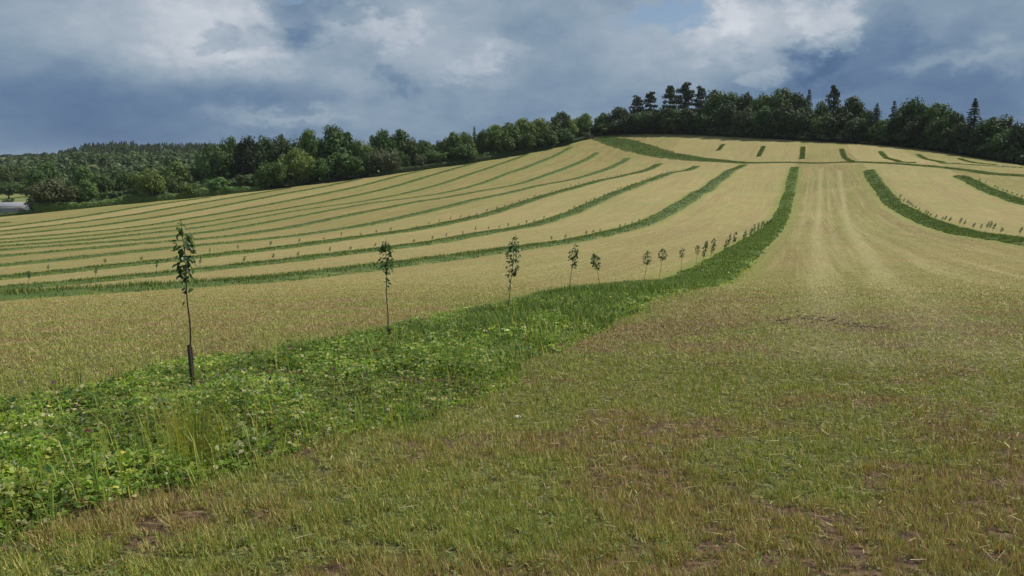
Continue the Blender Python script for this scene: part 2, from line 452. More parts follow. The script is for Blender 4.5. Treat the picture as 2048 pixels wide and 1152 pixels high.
# darker ground round the viewpoint, under the stubble blades: brown thatch and regrowth
thatch = t.mix(t.step(n_fine, 0.38, 0.62), (0.040, 0.024, 0.017), (0.15, 0.095, 0.055))
regro = t.mix(t.step(n_fine, 0.38, 0.62), (0.035, 0.036, 0.012), (0.15, 0.15, 0.045))
c = t.mix(close, c, t.mix(t.step(reg, 0.25, 0.7), thatch, regro))
f = t.math('MULTIPLY_ADD', n_fine, 0.9, 0.55)
c = t.mix(1.0, c, t.vec(f, f, f), 'MULTIPLY')
rough_g = t.mix(n_mid, (0.075, 0.10, 0.026), (0.14, 0.16, 0.045))
pasture = t.mix(t.step(n_big, 0.42, 0.58), (0.11, 0.15, 0.045), (0.19, 0.19, 0.07))
outside = t.mix(t.step(edge, -60.0, -25.0), pasture, rough_g)
wob = t.math('ADD', edge, t.math('MULTIPLY_ADD', n_mid, 3.0, -1.5))
margin = t.mix(n_sm, (0.17, 0.19, 0.05), (0.27, 0.24, 0.09))
c = t.mix(t.step(wob, 2.5, 8.0), margin, c)
c = t.mix(t.step(wob, -1.0, 0.6), outside, c)
p = t.n.new('ShaderNodeBsdfPrincipled'); t.l.new(c, p.inputs['Base Color'])
p.inputs['Roughness'].default_value = 0.9; p.inputs['Specular IOR Level'].default_value = 0.15
bp = t.n.new('ShaderNodeBump'); bp.inputs['Strength'].default_value = 0.7; bp.inputs['Distance'].default_value = 0.06
t.l.new(t.math('ADD', n_fine, t.math('MULTIPLY', raked, 1.2)), bp.inputs['Height']); t.l.new(bp.outputs[0], p.inputs['Normal'])
t.l.new(p.outputs[0], out.inputs[0])

nr, nt = RR.shape
idx = np.arange(nr * nt).reshape(nr, nt)
F = np.stack([idx[:-1, :-1], idx[:-1, 1:], idx[1:, 1:], idx[1:, :-1]], -1).reshape(-1, 4)[:, ::-1]
E = np.full(RR.shape, -500.0); near_ = RR < 900
E[near_] = signed_edge(GX[near_], GY[near_])
REG = patches(GX, GY)
CLOSE = (1 - sstep(RR + (fbm(GX * 0.3, GY * 0.3, 4) - 0.5) * 16, 4, 34))
S_ = strip_s(GX, GY); c0, c1 = strip_c(0), strip_c(1)
# wheel tracks up the lane between the first two strips
kk_ = np.clip(np.round((S_ - c0) / 24.0), -13, 2).astype(int)
yend_ = np.array([strip_end[k] for k in range(-13, 3)])[kk_ + 13]
BELOW = ((GY < yend_) & (np.abs((S_ - c0) / 24.0 - kk_) < 0.5)).astype(float)
LANE = np.zeros(RR.shape)
for off, w_, a_ in ((6.6, 0.55, 0.9), (8.6, 0.45, 0.55), (12.4, 0.6, 0.9), (14.4, 0.5, 0.6), (18.0, 0.5, 0.5)):
    wob_ = (fbm(GX * 0.02 + off, GY * 0.02, 2) - 0.5) * 2.0
    LANE = np.maximum(LANE, a_ * np.exp(-((S_ - c0 - off - wob_) / w_) ** 2))
LANE *= 0.35 * sstep(GY, 12, 40) * (1 - sstep(GY, 230, 320))
TRACKS = []
for px_list, w_, a_ in (([(1641, 338), (1640, 400), (1634, 450), (1640, 520), (1650, 590), (1662, 650), (1680, 720)], 0.75, 0.5), ([(1678, 340), (1690, 420), (1715, 480), (1758, 540), (1806, 590), (1855, 640), (1920, 700)], 0.75, 0.5),
                        ([(1655, 338), (1660, 420), (1668, 480), (1690, 540)], 0.5, 0.28), ([(1620, 338), (1610, 420), (1590, 480)], 0.5, 0.28)):
    q = []
    for px, py in px_list:
        r, zz = sight(px, py); d = np.linspace(6, 330, 5000); i_ = np.argmax(H(r * d, d) - zz * d > 0); q.append((r * d[i_], d[i_]))
    TRACKS.append((np.array(q), w_, a_))
def lane_at(x, y):
    """how much pale raked straw lies here, along the wheel tracks of the lane"""
    out = np.zeros(x.shape)
    for q, w_, a_ in TRACKS:
        best = np.full(x.shape, 1e9)
        for a, b_ in zip(q[:-1], q[1:]):
            e = b_ - a; tt_ = np.clip(((x - a[0]) * e[0] + (y - a[1]) * e[1]) / (e @ e), 0, 1)
            best = np.minimum(best, np.hypot(x - a[0] - tt_ * e[0], y - a[1] - tt_ * e[1]))
        out = np.maximum(out, a_ * np.exp(-(best / w_) ** 2))
    return out
m_ = (np.abs(GX - 50) < 120) & (GY > 0) & (GY < 340)
LANE[m_] = np.maximum(LANE[m_], lane_at(GX[m_], GY[m_]))
LANE = np.maximum(LANE, np.exp(-((S_ - (c1 - 2.75)) / 0.4) ** 2) * sstep(GY, 95, 115) * (1 - sstep(GY, 190, 215)) * 0.45)
ground = mk('ground', np.stack([GX, GY, GZ], -1).reshape(-1, 3), F, M_ground, smooth=True,
            attrs={'below_headland': BELOW.ravel(), 'edge': E.ravel(), 'regrowth': REG.ravel(), 'close': CLOSE.ravel(), 'lane': LANE.ravel()})
tag(ground, kind='structure')

# ------------------------------------------------------------------ blades and leaves as arrays
rng = np.random.default_rng(11)
def blades(x, y, z, h, w, lean, az, col, segs=2, tipc=None):
    """bent tapering blades; returns V, F, colours"""
    n = len(x)
    ca, sa = np.cos(az), np.sin(az)
    wx, wy = -sa * w * 0.5, ca * w * 0.5
    if segs == 1:
        tx, ty, tz = x + ca * lean * h, y + sa * lean * h, z + h * np.sqrt(np.maximum(1 - lean ** 2, 0.05))
        V = np.empty((n, 3, 3)); 
        V[:, 0] = np.stack([x - wx, y - wy, z], 1); V[:, 1] = np.stack([x + wx, y + wy, z], 1); V[:, 2] = np.stack([tx, ty, tz], 1)
        return V.reshape(-1, 3), np.arange(n * 3).reshape(n, 3), np.repeat(col, 3, 0)
    mx, my, mz = x + ca * lean * h * 0.3, y + sa * lean * h * 0.3, z + h * 0.58
    tx, ty, tz = x + ca * lean * h, y + sa * lean * h, z + h * (1 - 0.45 * lean ** 2)
    V = np.empty((n, 5, 3))
    V[:, 0] = np.stack([x - wx, y - wy, z], 1); V[:, 1] = np.stack([x + wx, y + wy, z], 1)
    V[:, 2] = np.stack([mx + wx * .8, my + wy * .8, mz], 1); V[:, 3] = np.stack([mx - wx * .8, my - wy * .8, mz], 1)
    V[:, 4] = np.stack([tx, ty, tz], 1)
    i0 = np.arange(n)[:, None] * 5
    F4 = i0 + np.array([[0, 1, 2, 3]]); F3 = i0 + np.array([[3, 2, 4]])
    c = np.repeat(col[:, None, :], 5, 1)
    if tipc is not None: c[:, 4] = tipc; c[:, 2:4] = c[:, 2:4] * 0.6 + tipc[:, None] * 0.4
    return V.reshape(-1, 3), [F4, F3], c.reshape(-1, 3)

def join(parts):
    """join (V, F, col) tuples"""
    Vs, Fs, Cs, o = [], {}, [], 0
    for V, F, c in parts:
        for f in (F if isinstance(F, list) else [F]):
            f = np.asarray(f)
            if len(f): Fs.setdefault(f.shape[1], []).append(f + o)
        Vs.append(V); Cs.append(c); o += len(V)
    return np.concatenate(Vs), [np.concatenate(f) for f in Fs.values()], np.concatenate(Cs)

def palette(n, cols, weights, jit=0.25, r=rng):
    cols = np.array(cols); w = np.array(weights, float)
    i = r.choice(len(cols), n, p=w / w.sum())
    return np.clip(cols[i] * (1 + (r.random((n, 1)) - 0.5) * 2 * jit) * (1 + (r.random((n, 3)) - 0.5) * 0.16), 0.004, 0.9)

# ------------------------------------------------------------------ uncut strips
def resample(pts_, step):
    p = np.array(pts_, float); L = np.concatenate([[0], np.cumsum(np.hypot(*np.diff(p, axis=0).T))])
    n = max(int(L[-1] / step), 4); s = np.linspace(0, L[-1], n)
    return np.stack([np.interp(s, L, p[:, 0]), np.interp(s, L, p[:, 1])], 1), s

STRIP_COLS = [(0.105, 0.160, 0.032), (0.085, 0.135, 0.028), (0.150, 0.195, 0.044), (0.22, 0.215, 0.064), (0.066, 0.105, 0.026)]
def build_strip(name, pts_, half, height, nblades, label, cat='grass strip', group=None, tall=0.5, seed=0, cols=STRIP_COLS, wts=(5, 4, 3, 1, 2), tame=1.0):
    r = np.random.default_rng(100 + seed)
    L = np.hypot(*np.diff(np.array(pts_, float), axis=0).T).sum()
    path, s = resample(pts_, max(0.5, L / 500))
    tan = np.gradient(path, axis=0); tan /= np.hypot(*tan.T)[:, None]; nor = np.stack([tan[:, 1], -tan[:, 0]], 1)
    n = len(path); D = np.hypot(path[:, 0], path[:, 1])
    hw = np.interp(s, np.linspace(0, s[-1], len(half)), half) if np.ndim(half) else np.full(n, half)
    endt = np.minimum(sstep(s, 0, 1.5), 1 - sstep(s, s[-1] - 1.5, s[-1]))
    vv = np.array([-1.06, -0.99, -0.85, -0.5, 0, 0.5, 0.85, 0.99, 1.06]); prof = np.array([-0.25, 0.25, 0.72, 0.95, 1, 0.95, 0.72, 0.25, -0.25])
    edgej = 1 + (fbm(s[:, None] * 0.35 + vv[None] * 0.2, np.sign(vv)[None] * 9 + 0 * s[:, None], 3) - 0.5) * 0.5 * tame
    off = hw[:, None] * vv[None] * edgej
    X = path[:, 0:1] + nor[:, 0:1] * off; Y = path[:, 1:2] + nor[:, 1:2] * off
    hh = height * (0.75 + 0.5 * fbm(X * 0.8 + seed, Y * 0.8, 4)) * endt[:, None]
    Z = H(X, Y) + hh * prof[None] 
    Z = np.where(prof[None] < 0, H(X, Y) - 0.08, Z)
    ii = np.arange(n * 9).reshape(n, 9)
    Fm = np.stack([ii[:-1, :-1], ii[:-1, 1:], ii[1:, 1:], ii[1:, :-1]], -1).reshape(-1, 4)
    cm = palette(n * 9, cols, wts, 0.12, r) * (0.9 if height > .1 else 1)
    parts = [(np.stack([X, Y, Z], -1).reshape(-1, 3), Fm, cm)]
    # grass standing on it
    wgt = hw / np.maximum(D, 14) ** 1.15; cw = np.cumsum(wgt); cw /= cw[-1]
    i = np.clip(np.searchsorted(cw, r.random(nblades)), 0, n - 1); f = r.random(nblades)
    i2 = np.minimum(i + 1, n - 1)
    v = (r.random(nblades) * 2 - 1) * 1.04
    px_ = path[i] * (1 - f[:, None]) + path[i2] * f[:, None]
    ej = 1 + (fbm(s[i] * 0.35 + v * 0.2, np.sign(v) * 9, 3) - 0.5) * 0.5 * tame
    bx = px_[:, 0] + nor[i, 0] * v * hw[i] * ej; by = px_[:, 1] + nor[i, 1] * v * hw[i] * ej
    d = np.hypot(bx, by)
    bh = tall * (0.45 + 0.75 * r.random(nblades)) * (0.5 + 1.0 * fbm(bx * 0.5, by * 0.5 + seed, 3)) * (1 - 0.45 * np.abs(v) ** 3)
    bz = H(bx, by) + height * 0.35 * (1 - np.abs(v) ** 4)
    bw = 0.010 + 0.00075 * d
    bc = palette(nblades, cols, wts, 0.3, r)
    parts.append(blades(bx, by, bz, bh, bw, 0.15 + 0.55 * r.random(nblades), r.random(nblades) * 6.283, bc, 2, bc * 1.15))
    V, Fs, C = join(parts)
    o = mk(name, V, Fs, M_strip, col=C)
    return tag(o, label, cat, group)

def line_pts(k, y0, y1, n=40):
    y = np.linspace(y0, y1, n)
    return np.stack([strip_a(k) + SLOPE * y, y], 1)
GR = 'uncut strips left across the mown field'
ABOVE = ['first', 'second', 'third', 'fourth', 'fifth', 'sixth', 'seventh', 'eighth', 'ninth', 'tenth', 'eleventh', 'twelfth', 'thirteenth']
STARTS = {-1: 12, -2: 30, -3: 45, -4: 60, -5: 75, -6: 90, -7: 110, -8: 130, -9: 150, -10: 165, -11: 180, -12: 195, -13: 215}
WID = {-6: [4.0, 2.3, 2.0, 2.0], -7: [5.0, 2.2, 2.0, 2.0], -5: [2.8, 2.1, 2.0], -1: [2.3, 1.9, 1.9, 2.0], -2: [2.7, 2.1, 2.0, 2.1]}
for k in range(-13, 0):
    build_strip('grass_strip', line_pts(k, STARTS[k], strip_end[k]), WID.get(k, 2.2), 0.22, 26000 if k > -4 else 14000,
                'uncut green strip, %s across the mown slope from the clover strip' % ABOVE[-k - 1],
                group=GR, tall=0.36 if k > -4 else 0.32, seed=-k)
MAIN = np.concatenate([line_pts(0, -2, strip_end[0] - 4, 60)])
build_strip('grass_strip', MAIN[MAIN[:, 1] > 9], 1.62, 0.15, 90000,
            'long uncut strip carrying the biggest saplings, clover then grass, up to the headland', group=GR, tall=0.25, seed=50, cols=[tuple(1.25 * q for q in c_) for c_ in STRIP_COLS])
build_strip('grass_strip', line_pts(1, 15, strip_end[1]), 1.8, 0.2, 45000,
            'dark green uncut strip just beyond the wheel-tracked lane, small saplings along its back', group=GR, tall=0.34, seed=51)
build_strip('grass_strip', line_pts(2, 60, strip_end[2]), 1.8, 0.2, 26000,
            'short dark uncut strip at the frame edge, second beyond the wheel-tracked lane', group=GR, tall=0.34, seed=52)
# headland strip that crosses the ends
cross = [np.array([sight(px, py)[0] * d, d]) for px, py, d in CROSS]
build_strip('grass_strip', cross, [5.0, 9.5, 8.0, 6.0, 4.6, 3.2, 1.9, 1.5, 1.5, 1.6, 1.9, 2.1, 2.1], 0.16, 30000,
            'curved grass band sweeping from the gate across the tops of the other strips', group=GR, tall=0.34, seed=53)
# the stubs above it, under the wood
STUBS = [((1446, 289), (1436, 301), 'the one closest to the gate'), ((1527, 293), (1517, 313), 'leaning, second from the gate'),
         ((1606, 294), (1604, 318), 'upright, in line with the clover strip'),
         ((1683, 298), (1690, 316), (1706, 324), 'curling into the headland band'), ((1761, 303), (1778, 318), (1800, 324.5), (1830, 326), 'bent like a hook, fifth from the gate'),
         ((1836, 309), (1860, 320), (1890, 327), (1960, 331), (2045, 336), 'long and hooked, reaching the frame edge'), ((1920, 318), (1950, 326), (1990, 330), 'faint, closest to the wood end')]
def ground_hit(px, py, lo=20, hi=700):
    """where a sight line meets the ground"""
    r, z = sight(px, py); d = np.linspace(lo, hi, 6000); g = H(r * d, d) - z * d
    i = np.argmax(g > 0) if (g > 0).any() else len(d) - 1
    return np.array([r * d[i], d[i]])
for n_, st in enumerate(STUBS):
    q = [ground_hit(px, py, 230) for px, py in st[:-1]]
    build_strip('grass_strip', q, 1.15, 0.16, 2500, 'short grass stub below the hilltop wood, ' + st[-1], group=GR, tall=0.34, seed=60 + n_)

# ------------------------------------------------------------------ clover and grass on the strip beside the viewpoint (past counting)
def main_point(tl, v):
    """tl metres of northing along the strip, v -1..1 across"""
    nx, ny = 1 / math.hypot(1, SLOPE), -SLOPE / math.hypot(1, SLOPE)
    ej = 1 + (fbm(tl * 0.9 + v * 0.2, np.sign(v) * 9 + 0 * tl, 3) - 0.5) * 0.45
    return A0 + SLOPE * tl + nx * v * 1.78 * ej, tl + ny * v * 1.78 * ej
def canopy(x, y, v):
    return (0.05 + 0.40 * fbm(x * 1.7, y * 1.7, 4)) * (1 - 0.8 * np.abs(v) ** 3.5)
n = 195000
t0_, t1_ = -1.2, 60.0
u_ = rng.random(n); tl = 1 / (1 / (t0_ + 2.5) + u_ * (1 / (t1_ + 2.5) - 1 / (t0_ + 2.5))) - 2.5
v = (rng.random(n) * 2 - 1) * 1.03
x, y = main_point(tl, v); d = np.hypot(x, y)
ch = canopy(x, y, v) * (1 - 0.35 * sstep(tl, 10, 22))
z = H(x, y) + ch * (0.35 + 0.68 * rng.random(n) ** 0.6)
L = (0.014 + 0.018 * rng.random(n) ** 1.5) * (1 + d / 26)
az_ = rng.random(n) * 6.283
tilt = rng.normal(0, 0.45, n); tilt2 = rng.normal(0, 0.45, n)
kind = fbm(x * 1.8 + 9, y * 1.8, 3)
base = palette(n, [(0.135, 0.225, 0.030), (0.180, 0.270, 0.038), (0.26, 0.33, 0.060), (0.078, 0.150, 0.030), (0.36, 0.38, 0.10), (0.50, 0.41, 0.10), (0.52, 0.52, 0.30)],
               [6, 6, 4.5, 4, 2.4, 0.25, 1.2], 0.28)
base *= (0.30 + 1.62 * kind ** 1.25)[:, None]
V_, C_ = [], []
hexu = np.array([0.0, 0.35, 0.75, 1.0, 0.75, 0.35]); hexv = np.array([0.0, 0.34, 0.42, 0.0, -0.42, -0.34])
for q in range(3):
    a = az_ + q * 2.0944
    ux, uy, uz = np.cos(a) * np.cos(tilt), np.sin(a) * np.cos(tilt), np.sin(tilt)
    wx, wy, wz = -np.sin(a) * np.cos(tilt2), np.cos(a) * np.cos(tilt2), np.sin(tilt2)
    P0 = np.stack([x, y, z], 1)[:, None, :]
    pu = np.stack([ux, uy, uz], 1)[:, None, :] * (hexu[None, :, None] + 0.12) * L[:, None, None]
    pw = np.stack([wx, wy, wz], 1)[:, None, :] * hexv[None, :, None] * 1.05 * L[:, None, None]
    V_.append((P0 + pu + pw).reshape(-1, 3)); C_.append(np.repeat(base * (0.9 + 0.2 * rng.random((n, 1))), 6, 0))
V = np.concatenate(V_); F6 = np.arange(len(V)).reshape(-1, 6)
clover = mk('clover_leaves', V, F6, M_leaf, col=np.concatenate(C_)); tag(clover, kind='stuff')
# broad dock-like leaves low down at the corner
n = 620
tl = 0.8 + 5.5 * rng.random(n) ** 1.3; v = rng.random(n) * 1.7 - 0.85
x, y = main_point(tl, v); z = H(x, y) + canopy(x, y, v) * (0.55 + 0.45 * rng.random(n))
L = 0.035 + 0.05 * rng.random(n); a = rng.random(n) * 6.283; ti = rng.normal(0.1, 0.4, n)
P0 = np.stack([x, y, z], 1)[:, None, :]
ou = np.array([0, 0.25, 0.6, 0.88, 1.0, 0.88, 0.6, 0.25]); ov = np.array([0, 0.25, 0.34, 0.2, 0, -0.2, -0.34, -0.25])
U = np.stack([np.cos(a) * np.cos(ti), np.sin(a) * np.cos(ti), np.sin(ti)], 1)[:, None, :]; Wv = np.stack([-np.sin(a), np.cos(a), rng.normal(0, 0.3, n)], 1)[:, None, :]
V = (P0 + U * ou[None, :, None] * L[:, None, None] + Wv * ov[None, :, None] * L[:, None, None]).reshape(-1, 3)
cb = palette(n, [(0.05, 0.125, 0.03), (0.075, 0.15, 0.03), (0.2, 0.22, 0.06), (0.34, 0.27, 0.06)], [6, 5, 1.2, 0.5], 0.2)
docks = mk('broad_leaves', V, np.arange(len(V)).reshape(-1, 8), M_leaf, col=np.repeat(cb, 8, 0)); tag(docks, kind='stuff')
# grasses and stems mixed into the clover
n = 24000
u_ = rng.random(n); tl = 1 / (1 / 1.6 + u_ * (1 / 57.5 - 1 / 1.6)) - 2.5
v = (rng.random(n) * 2 - 1) * 1.08
v = np.where(rng.random(n) < 0.45, 0.45 + 0.65 * rng.random(n), v)          # more of it along the cut edge
x, y = main_point(tl, v); d = np.hypot(x, y)
h = (0.14 + 0.36 * rng.random(n) ** 1.5) * (0.6 + 0.8 * fbm(x * 0.7, y * 0.7 + 8, 3)) * (1 - 0.4 * np.clip(np.abs(v) - 0.8, 0, 1) * 3)
far_ = sstep(tl, 9, 22)
cg = palette(n, [(0.16, 0.25, 0.034), (0.24, 0.30, 0.05), (0.35, 0.34, 0.08), (0.46, 0.39, 0.14), (0.10, 0.17, 0.03)], [5, 4, 2.6, 1.1, 2.5], 0.25)
g1 = blades(x, y, H(x, y), h * (1 - 0.5 * far_) * (0.72 + 0.28 * sstep(tl, 2.0, 6.0)), 0.0026 + 0.0006 * d, 0.15 + 0.85 * rng.random(n) ** 1.2, rng.random(n) * 6.283, cg, 2, cg * 1.2)
# one tuft of tall yellowing grass
n = 170
a = rng.random(n) * 6.283; rad = 0.16 * np.sqrt(rng.random(n))
tx, ty = ground_hit(388, 935, 2.5, 20); x = tx + np.cos(a) * rad * 1.1; y = ty + np.sin(a) * rad
cg = palette(n, [(0.30, 0.29, 0.06), (0.24, 0.26, 0.06), (0.36, 0.29, 0.08)], [3, 3, 2], 0.2)
g2 = blades(x, y, H(x, y), 0.30 + 0.32 * rng.random(n), np.full(n, 0.0042), 0.05 + 0.3 * rng.random(n), a, cg, 2, cg * 1.1)
V, Fs, C = join([g1, g2]); wild = mk('wild_grass', V, Fs, M_blade, col=C); tag(wild, kind='stuff')

# ------------------------------------------------------------------ mown stubble (past counting)
n = 2200000
lr = rng.random(n); r_ = 1.5 * (190 / 1.5) ** lr; th_ = (rng.random(n) * 2 - 1) * np.where(rng.random(n) < 0.86, math.radians(40), math.radians(72))
x, y = r_ * np.sin(th_), r_ * np.cos(th_)
s_ = strip_s(x, y)
keep = np.ones(n, bool)
for k in (-3, -2, -1, 0, 1): keep &= np.abs(s_ - strip_c(k)) > 1.7
clumps = vnoise(x * 11, y * 11) * 0.6 + vnoise(x * 27, y * 27) * 0.4
reg_ = patches(x, y)
keep &= rng.random(n) < 1 - sstep(r_, 30, 185)
keep &= rng.random(n) < np.clip(0.02 + clumps * 1.25 - (1 - sstep(r_, 6, 18)) * (1 - sstep(clumps, 0.28, 0.46)) * 0.5 - 0.0 * reg_, 0, 1)
x, y, r_, reg_, clumps = x[keep], y[keep], r_[keep], reg_[keep], clumps[keep]; n = len(x)
gcol = palette(n, [(0.22, 0.245, 0.046), (0.30, 0.305, 0.072), (0.14, 0.18, 0.036), (0.42, 0.37, 0.14)], [4, 4, 3, 2.0], 0.35)
bcol = palette(n, [(0.34, 0.255, 0.105), (0.24, 0.155, 0.066), (0.46, 0.38, 0.18), (0.14, 0.078, 0.038), (0.24, 0.24, 0.06)], [4, 3, 2, 1.3, 3.4], 0.35)
pick = rng.random(n) < np.clip(0.20 + 0.78 * reg_, 0, 1)
cst = np.where(pick[:, None], gcol, bcol)
far_lift = (sstep(r_ + (fbm(x * 0.2, y * 0.2, 3) - 0.5) * 16, 10, 60) * 0.62)[:, None]          # blade colour lightened with distance to make up for light lost to self-shadowing
cst = cst * (1 - far_lift) + far_lift * (np.array([0.345, 0.29, 0.105]) * (0.6 + 0.8 * rng.random((n, 1))))
ln_ = np.clip(lane_at(x, y) * 1.6 * (0.4 + 1.0 * fbm(x * 0.8, y * 0.8, 3)), 0, 0.85)[:, None]
cst = cst * (1 - ln_) + ln_ * np.array([0.42, 0.37, 0.19]) * (0.7 + 0.6 * rng.random((n, 1)))
hst = (0.020 + 0.058 * rng.random(n) ** 1.5) * (0.6 + 0.9 * clumps) * (1 - sstep(r_, 8, 70) * 0.45)
st = blades(x, y, H(x, y) - 0.004, hst, 0.0018 + 0.00068 * r_, np.where(r_ < 10, 0.12, 0.25) + np.where(r_ < 10, 0.66, 0.70) * rng.random(n), rng.random(n) * 6.283, cst * 1.24, 1)
# small ground leaves between the stalks
n2 = 70000
lr = rng.random(n2); r2 = 1.9 * (30 / 1.9) ** lr; th_ = (rng.random(n2) * 2 - 1) * math.radians(40)
x2, y2 = r2 * np.sin(th_), r2 * np.cos(th_)
k2 = (np.abs(strip_s(x2, y2) - strip_c(0)) > 1.75) & (rng.random(n2) < 0.25 + 0.75 * patches(x2, y2)); x2, y2, r2 = x2[k2], y2[k2], r2[k2]; n2 = len(x2)
a = rng.random(n2) * 6.283; Ls = (0.008 + 0.014 * rng.random(n2)) * (1 + r2 / 25)
U = np.stack([np.cos(a), np.sin(a), rng.normal(0.1, 0.35, n2)], 1); Wv = np.stack([-np.sin(a), np.cos(a), rng.normal(0, 0.35, n2)], 1)
P0 = np.stack([x2, y2, H(x2, y2) + 0.006 + 0.035 * rng.random(n2)], 1)
V4 = np.stack([P0, P0 + U * Ls[:, None] * .5 + Wv * Ls[:, None] * .36, P0 + U * Ls[:, None], P0 + U * Ls[:, None] * .5 - Wv * Ls[:, None] * .36], 1).reshape(-1, 3)
c4 = palette(n2, [(0.09, 0.13, 0.03), (0.14, 0.165, 0.045), (0.19, 0.17, 0.06), (0.13, 0.07, 0.04)], [4, 3, 1, 1], 0.3)
# cut stalks lying about
n3 = 130000
lr = rng.random(n3); r3 = 2.2 * (150 / 2.2) ** (lr ** 0.42); th_ = (rng.random(n3) * 2 - 1) * math.radians(40)
x3, y3 = r3 * np.sin(th_), r3 * np.cos(th_); k3 = (np.abs(strip_s(x3, y3) - strip_c(0)) > 1.6) & (rng.random(n3) < 0.3 + 0.7 * sstep(r3, 4, 14)); x3, y3, r3 = x3[k3], y3[k3], r3[k3]; n3 = len(x3)
a = rng.random(n3) * 6.283; Ls = (0.02 + 0.07 * rng.random(n3) ** 2) * (1 + r3 / 40); w3 = 0.0008 + 0.00038 * r3
U = np.stack([np.cos(a), np.sin(a), rng.normal(0, 0.12, n3)], 1) * Ls[:, None]; Wv = np.stack([-np.sin(a), np.cos(a), 0 * a], 1) * w3[:, None]
P0 = np.stack([x3, y3, H(x3, y3) + 0.02 + 0.03 * rng.random(n3)], 1)
V5 = np.stack([P0 - Wv, P0 + Wv, P0 + U + Wv * .6, P0 + U - Wv * .6], 1).reshape(-1, 3)
c5 = palette(n3, [(0.40, 0.335, 0.155), (0.30, 0.24, 0.10), (0.21, 0.14, 0.065), (0.50, 0.44, 0.26), (0.22, 0.235, 0.065)], [3, 3, 2.5, 0.5, 2.6], 0.25)
V, Fs, C = join([st, (V4, np.arange(len(V4)).reshape(-1, 4), np.repeat(c4, 4, 0)), (V5, np.arange(len(V5)).reshape(-1, 4), np.repeat(c5, 4, 0))])
stub = mk('stubble_grass', V, Fs, M_stub, col=C); tag(stub, kind='stuff')

# ------------------------------------------------------------------ trees
def tube(path, rad, sides=6):
    path = np.array(path, float); n = len(path); a = np.arange(sides) / sides * 6.283
    tan = np.gradient(path, axis=0); tan /= np.linalg.norm(tan, axis=1)[:, None]
    ref = np.where(np.abs(tan[:, 2:3]) > 0.9, np.array([[1., 0, 0]]), np.array([[0, 0, 1.]]))
    e1 = np.cross(tan, ref); e1 /= np.linalg.norm(e1, axis=1)[:, None]; e2 = np.cross(tan, e1)
    V = path[:, None] + (e1[:, None] * np.cos(a)[None, :, None] + e2[:, None] * np.sin(a)[None, :, None]) * np.array(rad)[:, None, None]
    i = np.arange(n * sides).reshape(n, sides); j = np.roll(i, -1, 1)
    F = np.stack([i[:-1], j[:-1], j[1:], i[1:]], -1).reshape(-1, 4)
    return V.reshape(-1, 3), F, np.ones((n * sides, 3)) * 0.1

def cards(P0, N0, size, col, r, aspect=0.8, spread=0.42):
    """leaf sprays: small quads, roughly facing N0"""
    n = len(P0)
    N = N0 + r.normal(0, spread, (n, 3)); N /= np.linalg.norm(N, axis=1)[:, None]
    T = r.normal(0, 1, (n, 3)); U = np.cross(N, T); U /= np.linalg.norm(U, axis=1)[:, None]; Wv = np.cross(N, U)
    s = (size * (0.6 + 0.8 * r.random(n)))[:, None]
    V = np.stack([P0 - U * s * .5, P0 + Wv * s * aspect * .5 + U * s * .05, P0 + U * s * .5, P0 - Wv * s * aspect * .5 - U * s * .05], 1)
    return V.reshape(-1, 3), np.arange(n * 4).reshape(n, 4), np.repeat(col, 4, 0)

